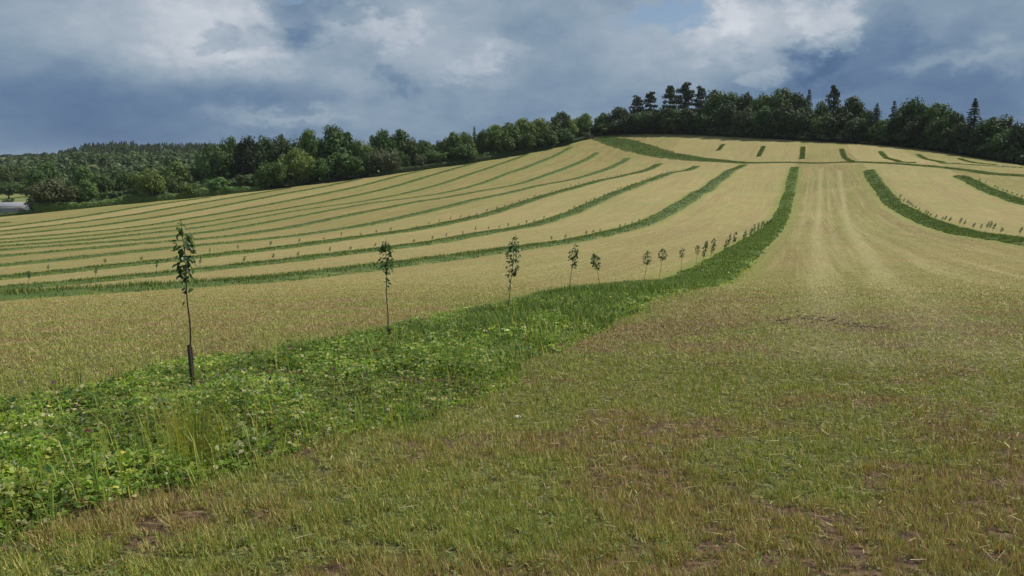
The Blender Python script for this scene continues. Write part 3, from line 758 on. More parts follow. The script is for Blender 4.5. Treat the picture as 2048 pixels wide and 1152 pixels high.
HUES = {'dark': (0.062, 0.108, 0.026), 'mid': (0.085, 0.145, 0.032), 'bright': (0.125, 0.185, 0.036), 'brown': (0.110, 0.118, 0.048),
        'pale': (0.13, 0.155, 0.085), 'pine': (0.048, 0.070, 0.036), 'yellow': (0.22, 0.22, 0.06), 'deep': (0.042, 0.066, 0.026)}
def ball(r, n):
    d = r.normal(0, 1, (n, 3)); return d / np.linalg.norm(d, axis=1)[:, None]
_cache = {}
def tree_meshes(kind, hue, var):
    """unit tree, 1 high and 1 wide: trunk and crown meshes"""
    key = (kind, hue, var)
    if key in _cache: return _cache[key]
    r = np.random.default_rng(abs(hash((kind, var))) % 1000 if False else (sum(map(ord, kind)) * 7 + var * 13))
    hc = np.array(HUES[hue]); tr, cr = [], []
    def leafy(c, rad, n, size, outw=None, flat=1.0):
        d = ball(r, n); P0 = c + d * np.array(rad) * (0.55 + 0.5 * r.random((n, 1)) ** 0.5)
        N0 = d * np.array([1, 1, flat]) + np.array([0, 0, 0.35])
        cc = hc * (0.8 + 0.4 * r.random()) * (1 + (r.random((n, 3)) - 0.5) * 0.3)
        cc *= (1 + (r.random((n, 1)) - 0.5) * 0.4)
        cr.append(cards(P0, N0, np.full(n, size), cc, r))
    if kind in ('broad', 'bush'):
        zc, rz = (0.52, 0.48) if kind == 'broad' else (0.46, 0.52)
        nl = 52 if kind == 'broad' else 20
        topw = 0.75 + 0.4 * r.random()
        for q in range(nl):
            d = ball(r, 1)[0]; f = 0.45 + 0.5 * r.random() ** 0.5
            if d[2] < -0.5 and r.random() < 0.25: d[2] *= -0.5
            pinch = topw if d[2] > 0.4 else 1.0
            rad = 0.10 + 0.10 * r.random()
            c = np.array([d[0] * (0.5 - rad * .7) * f * pinch * 1.12, d[1] * (0.5 - rad * .7) * f * pinch * 1.12, zc + d[2] * (rz - rad * .75) * f * 1.05])
            leafy(c, (rad, rad, rad * 0.85), 85, 0.052 if kind == 'broad' else 0.075)
        leafy(np.array([0, 0, zc]), (0.3, 0.3, rz * 0.7), 260, 0.07)
        if kind == 'broad':
            tr.append(tube([(0, 0, -0.03), (0.005, 0, 0.12), (0, 0.01, 0.3), (0.01, 0, 0.62)], [0.035, 0.026, 0.02, 0.008]))
            for q in range(6):
                a = q * 1.05 + r.random(); z0 = 0.2 + 0.18 * r.random()
                tr.append(tube([(0, 0, z0), (math.cos(a) * .16, math.sin(a) * .16, z0 + .15), (math.cos(a) * .32, math.sin(a) * .32, z0 + .3)], [0.013, 0.009, 0.004], 5))
    elif kind == 'pine':
        tr.append(tube([(0, 0, -0.02), (0.01, 0, 0.3), (-0.005, 0.01, 0.65), (0, 0, 0.96)], [0.035, 0.028, 0.018, 0.005]))
        z = 0.30 + 0.1 * r.random(); a = r.random() * 6
        while z < 0.97:
            nb = 4
            reach = 0.46 * (1 - max(0, (z - 0.55) / 0.48) ** 1.6) * (0.65 + 0.6 * r.random())
            if z < 0.42: nb = 3
            for q in range(nb):
                a += 1.5 + r.random(); rc = reach * (0.6 + 0.5 * r.random())
                zz = z + 0.02 * r.normal()
                c = np.array([math.cos(a) * rc * .75, math.sin(a) * rc * .75, zz + rc * 0.10])
                tr.append(tube([(0, 0, zz - 0.02), tuple(c * np.array([.5, .5, 1])), tuple(c)], [0.010, 0.007, 0.003], 4))
                leafy(c, (0.20 * (0.6 + rc), 0.20 * (0.6 + rc), 0.036), 60, 0.06, flat=2)
            z += 0.055 + 0.03 * r.random()
        leafy(np.array([0, 0, 0.965]), (0.07, 0.07, 0.035), 40, 0.05)
    elif kind == 'spruce':
        tr.append(tube([(0, 0, -0.02), (0, 0, 0.5), (0, 0, 1.0)], [0.03, 0.018, 0.003]))
        z = 0.05
        while z < 0.985:
            R = 0.5 * (1 - z) ** 0.85 * (0.8 + 0.35 * r.random()) + 0.015
            nb = 9
            for q in range(nb):
                a = q * 0.7 + r.random() * 0.7; m = 13
                tt_ = r.random(m) ** 0.6; Rq = R * (0.75 + 0.4 * r.random())
                P0 = np.stack([np.cos(a + r.normal(0, .12, m)) * Rq * tt_, np.sin(a + r.normal(0, .12, m)) * Rq * tt_, z - 0.07 * tt_ * R * 2 + r.normal(0, .006, m)], 1)
                N0 = np.stack([np.cos(a) * np.ones(m) * .5, np.sin(a) * np.ones(m) * .5, np.ones(m)], 1)
                cc = hc * (0.8 + 0.4 * r.random()) * (1 + (r.random((m, 1)) - 0.5) * 0.6)
                cr.append(cards(P0, N0, np.full(m, 0.05 * (0.6 + 0.6 * (1 - z)) + 0.012), cc, r, 0.6, 0.35))
            z += 0.042 * (0.8 + 0.4 * r.random())
    crown = mk('crown', *(join(cr)[i] for i in (0, 1)), M_tree, col=join(cr)[2], link=False)
    trunk = None
    if tr:
        V, Fs, _ = join(tr); trunk = mk('trunk', V, Fs, M_bark, smooth=True, link=False)
    _cache[key] = (trunk, crown)
    return _cache[key]

_vn = [0]
NAME = {'broad': 'broadleaf_tree', 'pine': 'pine_tree', 'spruce': 'spruce_tree', 'bush': 'bush'}
def plant(kind, hue, x, y, ztop, width, label, group, sink=0.0):
    _vn[0] += 1
    trunk, crown = tree_meshes(kind, hue, _vn[0] % (5 if kind == 'broad' else 3))
    z = h1(x, y) - sink; hgt = max(ztop - z, 1.0)
    width *= 1.22 if kind == 'broad' else 1.0
    sc_ = (width * 0.96, width * 0.96, hgt)
    rz = rng.random() * 6.283
    if trunk is None:
        o = crown.copy(); COL.objects.link(o); o.name = NAME[kind]
        o.location = (x, y, z); o.scale = sc_; o.rotation_euler = (0, 0, rz)
        return tag(o, label, 'bush', group)
    e = empty(NAME[kind], (x, y, z), label, 'tree', group)
    e.scale = sc_; e.rotation_euler = (0, 0, rz)
    for src, nm in ((trunk, 'trunk'), (crown, 'crown')): copy_child(src, e, nm)
    return e

def place_tree(kind, hue, px, top, wpx, base_xy_fn, off, label, group):
    p = base_xy_fn(px); d = p[1] + off; r, zz = sight(px, top)
    return plant(kind, hue, sight(px, 300)[0] * d, d, zz * d, wpx * d / FPX, label, group)

HG = 'trees along the boundary hedge'
HEDGE_TREES = [
    ('broad', 'mid', 3, 331, 34, 300, 'mid-green tree in the valley above the shed roof, at the frame edge'),
    ('broad', 'dark', 20, 327, 30, 330, 'valley tree above the shed roof, one in from the frame edge'),
    ('broad', 'mid', 40, 331, 34, 310, 'valley tree above the yellow-green meadow beyond the shed'),
    ('broad', 'dark', 8, 360, 40, 240, 'low dark tree on the meadow edge above the shed'),
    ('broad', 'mid', 44, 357, 44, 250, 'wide low tree on the meadow edge, touching the brownish tree'),
    ('bush', 'dark', 8, 393, 30, 40, 'dark bush behind the end of the pale shed roof'),
    ('broad', 'dark', 84, 319, 56, 90, 'dark tall tree rising behind the brownish tree'),
    ('broad', 'brown', 97, 352, 80, 7, 'wide brownish-green tree in the hedge beside the pale shed'),
    ('spruce', 'dark', 145, 320, 30, 75, 'dark conifer between the brownish tree and its bright neighbour'),
    ('broad', 'mid', 168, 330, 40, 60, 'lighter green tree just past the dark conifer'),
    ('broad', 'mid', 166, 356, 44, 12, 'small rounded tree in the hedge next to the brownish tree'),
    ('broad', 'dark', 204, 344, 42, 22, 'dark tree over the low hedge, between the small rounded tree and the yellow-green one'),
    ('broad', 'dark', 246, 337, 48, 26, 'dark tree directly behind the yellow-green tree'),
    ('broad', 'bright', 293, 331, 52, 5, 'bright yellow-green tree standing by itself in the low hedge'),
    ('broad', 'mid', 345, 321, 54, 46, 'mid-green tree set back behind the low hedge, before the tall dark clump'),
    ('broad', 'dark', 327, 349, 42, 12, 'small dark tree touching the yellow-green hedge tree'),
    ('bush', 'mid', 372, 361, 48, 5, 'large rounded bush in the low hedge below the mid-green tree'),
    ('broad', 'dark', 404, 301, 40, 44, 'shorter dark tree at the start of the tall dark clump'),
    ('broad', 'dark', 436, 277, 54, 48, 'first tall tree of the dark clump'),
    ('broad', 'dark', 464, 270, 52, 52, 'second tall tree of the dark clump'),
    ('broad', 'deep', 494, 268, 50, 46, 'third tall tree of the dark clump, blackish green'),
    ('broad', 'dark', 527, 266, 50, 46, 'fourth tall tree of the dark clump'),
    ('broad', 'deep', 562, 264, 54, 48, 'round-topped tree behind the pair of bright trees'),
    ('broad', 'dark', 598, 265, 50, 46, 'last tall tree of the dark clump, behind the higher bright tree'),
    ('bush', 'mid', 432, 352, 62, 6, 'long pale-green bush at the foot of the dark clump'),
    ('bush', 'dark', 482, 342, 38, 6, 'rounded bush under the blackish tree of the dark clump'),
    ('bush', 'mid', 509, 343, 38, 6, 'rounded bush just before the lower bright tree'),
    ('broad', 'bright', 592, 291, 60, 9, 'higher of the two bright green rounded trees in front of the dark clump'),
    ('broad', 'bright', 543, 317, 54, 5, 'lower of the two bright green rounded trees in front of the dark clump'),
    ('broad', 'mid', 623, 255, 42, 28, 'slim greyish-green tree against the tallest tree of the hedge line'),
    ('broad', 'dark', 672, 247, 80, 28, 'tallest and widest tree of the hedge line, with a feathery top'),
    ('broad', 'dark', 684, 302, 70, 6, 'spreading dark tree in front of the tallest hedge-line tree'),
    ('broad', 'mid', 640, 313, 42, 6, 'small tree filling the gap beside the higher bright tree'),
    ('broad', 'mid', 724, 273, 44, 20, 'pale-topped tree just after the tallest hedge-line tree'),
    ('broad', 'dark', 734, 303, 44, 8, 'low dark tree under the pale-topped one'),
    ('broad', 'mid', 764, 256, 54, 24, 'mid-green tall tree, first of the joined pair before the red roof'),
    ('broad', 'dark', 796, 253, 50, 28, 'dark tall tree, second of the joined pair before the red roof'),
    ('broad', 'dark', 820, 272, 36, 24, 'shoulder-high dark tree against the joined pair'),
    ('broad', 'pale', 768, 293, 52, 6, 'pale willow-like tree where the clipped hedge begins'),
    ('broad', 'dark', 802, 301, 30, 12, 'dark small tree beside the red roof'),
    ('broad', 'mid', 848, 278, 46, 30, 'loose mid-green tree behind the red-roofed house'),
    ('bush', 'pale', 842, 302, 28, 6, 'pale bush next to the red-roofed house'),
    ('broad', 'dark', 880, 278, 26, 34, 'thin dark tree in the dip of the skyline'),
    ('broad', 'dark', 870, 296, 44, 10, 'low dark tree behind the clipped hedge, in the dip of the skyline'),
    ('broad', 'mid', 905, 262, 42, 14, 'round-headed tree just after the dip of the skyline'),
    ('broad', 'mid', 932, 261, 34, 18, 'tree between the round-headed tree and the narrow conifer'),
    ('spruce', 'dark', 949, 252, 26, 20, 'narrow dark conifer poking above the hedge trees'),
    ('broad', 'dark', 966, 256, 32, 16, 'dark tree just after the narrow conifer'),
    ('broad', 'dark', 922, 283, 54, 8, 'low wide tree in front of the narrow conifer, over the clipped hedge'),
    ('broad', 'bright', 995, 247, 52, 14, 'bright tree where the hedge line starts to climb to the gate'),
    ('broad', 'mid', 1022, 242, 46, 12, 'second bright tree on the climb to the gate'),
    ('broad', 'mid', 1051, 231, 48, 16, 'third tree on the climb to the gate'),
    ('broad', 'bright', 1077, 232, 42, 14, 'bright tree in the middle of the climb to the gate'),
    ('broad', 'dark', 1098, 236, 42, 12, 'dark tree in the middle of the climb to the gate'),
    ('broad', 'dark', 1120, 221, 38, 16, 'dark-topped tree, highest before the rounded last tree'),
    ('broad', 'bright', 1138, 236, 36, 12, 'yellow-green tree beside the rounded last tree before the gate'),
    ('broad', 'mid', 1166, 223, 38, 12, 'rounded last tree of the hedge line, beside the gate'),
    ('broad', 'mid', 1012, 268, 46, 6, 'low front tree over the end of the clipped hedge'),
    ('broad', 'dark', 1048, 262, 46, 6, 'second low front tree on the climb to the gate'),
    ('broad', 'mid', 1088, 257, 46, 6, 'third low front tree on the climb to the gate'),
    ('broad', 'dark', 1126, 256, 42, 6, 'fourth low front tree on the climb to the gate'),
    ('broad', 'dark', 1152, 254, 36, 6, 'last low front tree before the gate'),
    ('bush', 'dark', 1189, 246, 22, 14, 'dark bush filling the gap behind the gate'),
    ('bush', 'pale', 1178, 265, 14, 2, 'small pale bush at the foot of the gate'),
]
for kind, hue, px, top, w, off, lab in HEDGE_TREES:
    place_tree(kind, hue, px, top, w, hedge_pt if px < 1150 else (lambda q: hedge_pt(1150) + np.array([0, 4.0])), off, lab, HG)

def edge_fn(px): return edge_pt(WOODEDGE, px)
WG = 'trees of the hilltop wood'
WOOD = [
    ('broad', 'dark', 1205, 224, 36, 8, 'first tree of the hilltop wood, beside the gate'),
    ('broad', 'deep', 1239, 211, 42, 10, 'rounded tree between the gate-side tree and the first pine'),
    ('pine', 'pine', 1272, 193, 36, 12, 'first and lowest of the five pines at the gate end of the wood'),
    ('pine', 'pine', 1298, 183, 36, 14, 'second of the five pines at the gate end of the wood'),
    ('broad', 'deep', 1300, 228, 44, 8, 'low dark tree under the second pine'),
    ('broad', 'deep', 1326, 225, 36, 14, 'low dark tree between the second and third pines'),
    ('pine', 'pine', 1337, 171, 38, 14, 'third of the five pines, slim with open layers'),
    ('pine', 'pine', 1367, 164, 48, 16, 'tallest pine of the wood, fourth of the five'),
    ('pine', 'pine', 1397, 175, 34, 20, 'last of the five pines, half behind the big round tree'),
    ('broad', 'deep', 1356, 214, 50, 8, 'dark tree under the tallest pine'),
    ('broad', 'deep', 1394, 214, 46, 10, 'dark tree under the last of the five pines'),
    ('broad', 'dark', 1432, 176, 60, 14, 'big round-headed tree just after the five pines'),
    ('broad', 'dark', 1463, 179, 44, 22, 'second round head on the wood skyline after the pines'),
    ('broad', 'deep', 1488, 180, 44, 20, 'third round head on the wood skyline after the pines'),
    ('broad', 'dark', 1519, 180, 48, 20, 'flat-topped tree before the highest broadleaf of the wood'),
    ('broad', 'dark', 1557, 173, 60, 22, 'highest broadleaf tree of the hilltop wood'),
    ('broad', 'deep', 1590, 182, 50, 20, 'dark tree between the highest broadleaf and the slim conifer'),
    ('spruce', 'pine', 1612, 176, 44, 24, 'slim conifer tip showing behind the broadleaf crowns of the wood'),
    ('broad', 'dark', 1638, 198, 38, 18, 'lower tree in the notch before the lone pine'),
    ('pine', 'pine', 1661, 170, 34, 14, 'lone pine standing clear above the middle of the wood'),
    ('broad', 'deep', 1694, 191, 54, 14, 'wide dark tree right beside the lone pine'),
    ('broad', 'dark', 1730, 217, 40, 12, 'low tree in the dip between the lone pine and the conifers'),
    ('spruce', 'pine', 1748, 206, 60, 8, 'broad dark spruce in front of the dip'),
    ('spruce', 'pine', 1782, 199, 46, 12, 'thin pointed spruce beside the great domed tree'),
    ('broad', 'dark', 1820, 189, 64, 14, 'great domed tree with light showing through its middle'),
    ('broad', 'dark', 1873, 203, 60, 12, 'flat-headed tree following the great domed tree'),
    ('broad', 'deep', 1908, 220, 40, 10, 'dark tree before the large layered spruce'),
    ('spruce', 'pine', 1942, 196, 76, 6, 'large layered spruce near the end of the wood'),
    ('broad', 'dark', 1990, 226, 80, 10, 'wide domed tree just past the large layered spruce'),
    ('broad', 'pine', 2042, 236, 38, 6, 'last dark tree of the wood, cut by the frame edge'),
    ('bush', 'pale', 1692, 256, 40, 0.5, 'grey-green rounded bush at the wood edge below the lone pine'),
    ('bush', 'pale', 1652, 261, 44, 0.5, 'grey-green bush second along from the rounded bush below the lone pine'),
    ('bush', 'pale', 1613, 262, 44, 1, 'grey-green bush at the wood edge above the upright stub of grass'),
    ('bush', 'yellow', 1729, 282, 20, -1, 'small yellow-green bush on the field side of the dip'),
    ('bush', 'yellow', 1746, 283, 14, -1, 'tiny yellow-green bush under the broad dark spruce'),
]
for kind, hue, px, top, w, off, lab in WOOD:
    place_tree(kind, hue, px, top, w, edge_fn, off, lab, WG)
front = [1222, 1240, 1264, 1284, 1310, 1318, 1346, 1384, 1256, 1292, 1330, 1372, 1412, 1452, 1490, 1528, 1566, 1602, 1640, 1674, 1716, 1764, 1800, 1838, 1876, 1912, 1968, 2012]
sky_y = np.array([(a[2], a[3]) for a in WOOD if a[0] == 'broad'], float); sky_y = sky_y[np.argsort(sky_y[:, 0])]
for i, px in enumerate(front):
    top = (np.interp(px, sky_y[:, 0], sky_y[:, 1]) + 22 + 10 * rng.random()) if not 1260 < px < 1405 else 214 + 12 * rng.random()
    place_tree('broad', 'deep' if i % 3 else 'dark', px, top, 50, edge_fn, 3.0,
               'low-branched dark tree on the field edge of the hilltop wood, %s along from the gate' % ORD[i], WG)

def mass(name, spots, mat=M_tree):
    """a far wood that reads as one mass: spots are (x, y, z, height, width, colour, conifer)"""
    r = np.random.default_rng(5); parts = []
    for x, y, z, hh, w, hue, con in spots:
        n = 90 if con else 120; hc = np.array(hue)
        if con:
            tz = r.random(n); a = r.random(n) * 6.283; R = w * 0.5 * (1 - tz) ** 0.8 * (0.5 + 0.6 * r.random(n))
            P0 = np.stack([x + np.cos(a) * R, y + np.sin(a) * R, z + hh * (0.1 + 0.9 * tz)], 1); N0 = np.stack([np.cos(a), np.sin(a), 0.6 + 0 * a], 1)
        else:
            d = ball(r, n); d[:, 2] = np.abs(d[:, 2]) * 1.0 - 0.25 * r.random(n)
            P0 = np.array([x, y, z + hh * 0.45]) + d * np.array([w * .5, w * .5, hh * .55]) * (0.75 + 0.35 * r.random((n, 1))); N0 = d + np.array([0, 0, .3])
        cc = hc * (0.75 + 0.5 * r.random()) * (1 + (r.random((n, 1)) - .5) * 0.6)
        parts.append(cards(P0, N0, np.full(n, max(w, 4) * (0.24 if not con else 0.22)), cc, r))
    V, Fs, C = join(parts)
    return tag(mk(name, V, Fs, mat, col=C), kind='stuff')
# shrub layer inside the wood
spots = []
for i in range(420):
    px = 1200 + 900 * rng.random(); p = edge_fn(px); d = p[1] + 1.5 + 38 * rng.random() ** 1.3; x = sight(px, 290)[0] * d
    spots.append((x, d, h1(x, d), 5 + 6 * rng.random(), 9, (0.044, 0.066, 0.026), False))
for i in range(150):
    px = 60 + 450 * rng.random(); p = hedge_pt(px); d = p[1] + 4 + 60 * rng.random(); x = sight(px, 350)[0] * d
    spots.append((x, d, h1(x, d), 3.5 + 5 * rng.random(), 9, (0.056, 0.088, 0.030), False))
for i in range(170):
    px = 500 + 680 * rng.random(); p = hedge_pt(px); d = p[1] + 6 + 22 * rng.random(); x = sight(px, 300)[0] * d
    if 795 < px < 850: continue
    spots.append((x, d, h1(x, d), 3.5 + 3.5 * rng.random(), 8, (0.058, 0.090, 0.030), False))
shrubs = list(spots)
for i in range(150):
    px = 1720 + 380 * rng.random(); p = edge_fn(px); d = p[1] + 2 + 14 * rng.random(); x = sight(px, 290)[0] * d
    shrubs.append((x, d, h1(x, d), 4 + 4 * rng.random(), 8, (0.040, 0.062, 0.024), False))
for i in range(40):
    px = 1172 + 40 * rng.random(); d = 572 + 14 * rng.random(); x = sight(px, 260)[0] * d
    shrubs.append((x, d, h1(x, d), 2.5 + 3 * rng.random(), 6, (0.046, 0.070, 0.026), False))
for i in range(170):
    px = 1212 + 860 * rng.random(); p = edge_fn(px); d = p[1] + 1.0 + 5 * rng.random(); x = sight(px, 290)[0] * d
    shrubs.append((x, d, h1(x, d), 2.5 + 2.5 * rng.random(), 7, (0.036, 0.056, 0.022), False))
mass('undergrowth', shrubs)
# plantation and woods across the valley
spots = []
for i in range(520):
    px = 118 + 330 * rng.random(); d = 1120 + 330 * rng.random(); x = sight(px, 300)[0] * d
    spots.append((x, d, h1(x, d), (12 + 7 * rng.random()) * (1.0 if px < 268 else 0.72) * (0.45 + 0.55 * float(sstep(np.array(px), 115, 190))), 8.5, (0.055, 0.080, 0.038), True))
for i in range(330):
    px = 40 + 420 * rng.random(); d = 640 + 480 * rng.random(); x = sight(px, 330)[0] * d
    if px < 62 and d < 760: continue
    pale_ = rng.random() < 0.3
    spots.append((x, d, h1(x, d), 9 + 7 * rng.random(), 13, (0.085, 0.115, 0.048) if pale_ else (0.062, 0.092, 0.034), rng.random() < 0.15))
for i in range(150):
    px = -60 + 140 * rng.random(); d = 780 + 300 * rng.random(); x = sight(px, 330)[0] * d
    spots.append((x, d, h1(x, d), 6 + 6 * rng.random(), 14, (0.066, 0.094, 0.04), False))
for i in range(60):
    px = -30 + 190 * rng.random(); d = 1850 + 120 * rng.random(); x = sight(px, 315)[0] * d
    spots.append((x, d, h1(x, d), 2.5 + 6 * rng.random() ** 3, 20, (0.035, 0.05, 0.03), False))
for i in range(140):
    px = 480 + 640 * rng.random(); d = 620 + 200 * rng.random(); x = sight(px, 330)[0] * d
    spots.append((x, d, h1(x, d), 7 + 5 * rng.random(), 12, (0.062, 0.092, 0.034), False))
mass('woods', spots)

# ------------------------------------------------------------------ hedges
def hedge(name, p_list, width, height, n, hue, label, ragged=0.1, seed=0):
    r = np.random.default_rng(300 + seed); path, s = resample(p_list, 2.0)
    tan = np.gradient(path, axis=0); tan /= np.hypot(*tan.T)[:, None]; nor = np.stack([tan[:, 1], -tan[:, 0]], 1)
    hh = height * (1 + ragged * (fbm(s * 0.12 + seed, s * 0 + 3, 4) - 0.5) * 4)
    prof = np.array([(-0.5, -0.1), (-0.52, 0.5), (-0.42, 0.9), (0, 1.0), (0.42, 0.9), (0.52, 0.5), (0.5, -0.1)])
    B = H(path[:, 0], path[:, 1])
    X = path[:, 0:1] + nor[:, 0:1] * prof[None, :, 0] * width; Y = path[:, 1:2] + nor[:, 1:2] * prof[None, :, 0] * width
    Z = B[:, None] + hh[:, None] * prof[None, :, 1] * 0.95
    ii = np.arange(X.size).reshape(X.shape)
    F = np.stack([ii[:-1, :-1], ii[:-1, 1:], ii[1:, 1:], ii[1:, :-1]], -1).reshape(-1, 4)
    hc = np.array(HUES[hue])
    parts = [(np.stack([X, Y, Z], -1).reshape(-1, 3), F, np.tile(hc * 0.8, (X.size, 1)))]
    i = r.integers(0, len(path) - 1, n); f = r.random(n)[:, None]; pp = path[i] * (1 - f) + path[i + 1] * f
    q = r.random(n) * 5.98; qi = q.astype(int); qf = (q - qi)[:, None]; pr = prof[qi] * (1 - qf) + prof[qi + 1] * qf
    x = pp[:, 0] + nor[i, 0] * pr[:, 0] * width; y = pp[:, 1] + nor[i, 1] * pr[:, 0] * width
    P0 = np.stack([x, y, H(x, y) + hh[i] * np.maximum(pr[:, 1], 0.03)], 1) + r.normal(0, 0.12, (n, 3))
    N0 = np.stack([nor[i, 0] * pr[:, 0] * 2, nor[i, 1] * pr[:, 0] * 2, pr[:, 1]], 1)
    cc = hc * (0.7 + 0.7 * r.random((n, 1))) * (1 + (r.random((n, 3)) - .5) * .2)
    parts.append(cards(P0, N0, np.full(n, 0.55 + 0.5 * ragged), cc, r))
    V, Fs, C = join(parts)
    return tag(mk(name, V, Fs, M_tree, col=C), label, 'hedge')
hedge('clipped_hedge', [hedge_pt(p) + hn * 2.2 for p in (765, 830, 900, 960, 1020, 1070)], 2.4, 2.9, 9000, 'dark', 'neatly clipped dark green hedge running up from the red-roofed house along the field', 0.03, 1)
hedge('overgrown_hedge', [hedge_pt(p) + hn * 3.0 for p in (64, 130, 190, 260, 340, 430, 520)], 4.5, 3.6, 12000, 'mid', 'overgrown dark hedge along the bottom of the field from the brownish tree', 0.28, 2)
hedge('bramble_hedge', [hedge_pt(p) + hn * 2.0 for p in (1072, 1110, 1150, 1172)], 3.0, 2.2, 2500, 'dark', 'ragged low hedge closing the last stretch before the gate', 0.14, 3)
hedge('grassy_bank', [hedge_pt(p) + hn * 1.5 for p in (-120, -40, 20, 66)], 3.0, 1.3, 1600, 'mid', 'low rough hedge in front of the pale shed', 0.12, 4)

# ------------------------------------------------------------------ buildings and gate, far off
def boxes(lst):
    """(centre, size) boxes -> V, F"""
    parts = []
    for (cx, cy, cz), (sx, sy, sz) in lst:
        v = np.array([(x, y, z) for x in (-.5, .5) for y in (-.5, .5) for z in (-.5, .5)]) * (sx, sy, sz) + (cx, cy, cz)
        f = np.array([(0, 1, 3, 2), (4, 6, 7, 5), (0, 4, 5, 1), (2, 3, 7, 6), (0, 2, 6, 4), (1, 5, 7, 3)])
        parts.append((v, f, np.ones((8, 3))))
    V, Fs, _ = join(parts); return V, Fs
def gable(l, w, z0, rise, over=0.3, thick=0.15):
    hl, hw_ = l / 2 + over, w / 2 + over; dz = -rise * over / (w / 2)
    V = []
    for x in (-hl, hl):
        for k in (0, -thick):
            V += [(x, -hw_, z0 + dz + k), (x, 0, z0 + rise + k), (x, hw_, z0 + dz + k)]
    F = [(0, 6, 7, 1), (1, 7, 8, 2), (3, 4, 10, 9), (4, 5, 11, 10), (0, 1, 4, 3), (1, 2, 5, 4), (6, 9, 10, 7), (7, 10, 11, 8), (0, 3, 9, 6), (2, 8, 11, 5)]
    return np.array(V), np.array(F)
M_roof = flat_mat('red_tile', (0.36, 0.13, 0.075), (0.24, 0.085, 0.05), 2.0)
M_wallb = flat_mat('house_brick', (0.30, 0.16, 0.11), (0.22, 0.11, 0.08), 2.0)
M_glass = flat_mat('window_glass', (0.03, 0.035, 0.04), None, 1.0, 0.1, spec=0.5)
M_white = flat_mat('white_paint', (0.75, 0.74, 0.7), (0.6, 0.6, 0.57), 2.0, 0.6)
M_sheet = flat_mat('sheet_roof', (0.27, 0.28, 0.31), (0.17, 0.18, 0.21), 0.5, 0.7)
M_dark = flat_mat('tunnel_cover', (0.035, 0.033, 0.036), (0.06, 0.055, 0.055), 1.0, 0.6)
M_wood = flat_mat('gate_timber', (0.20, 0.13, 0.085), (0.11, 0.07, 0.05), 4.0)
M_steel = flat_mat('wall_sheet', (0.30, 0.31, 0.33), (0.22, 0.23, 0.25), 0.7, 0.5)

p = hedge_pt(822); d = p[1] + 34; x = sight(822, 318)[0] * d; zg = h1(x, d); zt = sight(822, 312)[1] * d
hs = empty('brick_house', (x, d, zg), 'small brick house with a red tiled roof showing over the clipped hedge', 'house')
hs.rotation_euler = (0, 0, 0.5); wh = max(zt - zg - 2.4, 2.6)
mk('wall', *boxes([((0, 0, wh / 2), (6.5, 5, wh))]), M_wallb, hs)
rf = mk('roof', *gable(6.5, 5, wh, 2.4), M_roof, hs)
mk('chimney', *boxes([((2.4, 0, wh + 2.6), (0.6, 0.6, 1.6))]), M_wallb, rf)
for wx in (-1.8, 1.8):
    wf = mk('window', *boxes([((wx, -2.53, wh - 1.2), (1.2, 0.1, 1.1))]), M_white, hs)
    mk('pane', *boxes([((wx, -2.6, wh - 1.2), (1.0, 0.06, 0.9))]), M_glass, wf)
# shed and tunnel at the bottom of the valley
d = hedge_pt(30)[1] + 30; x = sight(14, 415)[0] * d; zg = h1(x, d); zt = sight(40, 404.5)[1] * d
sh = empty('farm_shed', (x, d, zg), 'long low shed with a pale grey sheet roof beyond the bottom hedge', 'shed')
sh.rotation_euler = (0, 0, 0.12); wh = max(zt - zg - 1.6, 2.5)
mk('wall', *boxes([((0, 0, wh / 2), (26, 12, wh))]), M_steel, sh)
mk('roof', *gable(26, 12, wh, 1.6, 0.4), M_sheet, sh)
mk('door', *boxes([((12.2, -6.05, wh / 2 - 0.2), (1.4, 0.12, wh - 0.6))]), M_white, sh)
d2 = hedge_pt(28)[1] + 13; x = sight(28, 420)[0] * d2; zg = h1(x, d2); zt = sight(28, 415.5)[1] * d2
hh = max(zt - zg, 1.8); a = np.linspace(0, math.pi, 13)
ring = np.stack([np.cos(a) * 4.4, np.sin(a) * hh], 1)
V = np.array([(c_[0], y_, c_[1]) for y_ in (-5, -2.5, 0, 2.5, 5) for c_ in ring]); i = np.arange(65).reshape(5, 13)
F = np.stack([i[:-1, :-1], i[:-1, 1:], i[1:, 1:], i[1:, :-1]], -1).reshape(-1, 4)
tn = empty('polytunnel', (x, d2, zg), 'dark rounded tunnel hut in front of the pale shed', 'tunnel'); tn.rotation_euler = (0, 0, 0.1)
mk('cover', V, F, M_dark, tn, smooth=True)
V2 = np.array([(c_[0] * .99, -4.95, c_[1] * .99) for c_ in ring]); mk('end_wall', V2, np.arange(13).reshape(1, 13), M_steel, tn)
# gate in the corner, with the bare track through it
gp = hedge_pt(1160) + np.array([9.5, 7.0]); gz_ = h1(*gp)
gt = empty('field_gate', (gp[0], gp[1], gz_), 'brown timber field gate in the corner where the hedge meets the wood', 'gate'); gt.rotation_euler = (0, 0, 0.25)
for sx in (-2.1, 2.1): mk('post', *boxes([((sx, 0, 0.8), (0.26, 0.26, 1.8))]), M_wood, gt)
mk('gate_leaf', *boxes([((0, 0, 0.25 + 0.24 * q), (3.9, 0.08, 0.11)) for q in range(5)] + [((sx, 0.07, 0.75), (0.12, 0.06, 1.1)) for sx in (-1.9, 0, 1.9)]), M_wood, gt)
M_track = flat_mat('bare_earth', (0.30, 0.21, 0.14), (0.2, 0.14, 0.095), 0.8, 0.95)
uu = np.linspace(0, 1, 9); L_, R_ = [], []
for q in uu:
    c_ = gp + np.array([0.3, -1.0]) * 10 * (q - 0.45); w_ = 2.2 * (1 + 0.3 * math.sin(q * 9)); L_.append((c_[0] - w_, c_[1])); R_.append((c_[0] + w_, c_[1]))
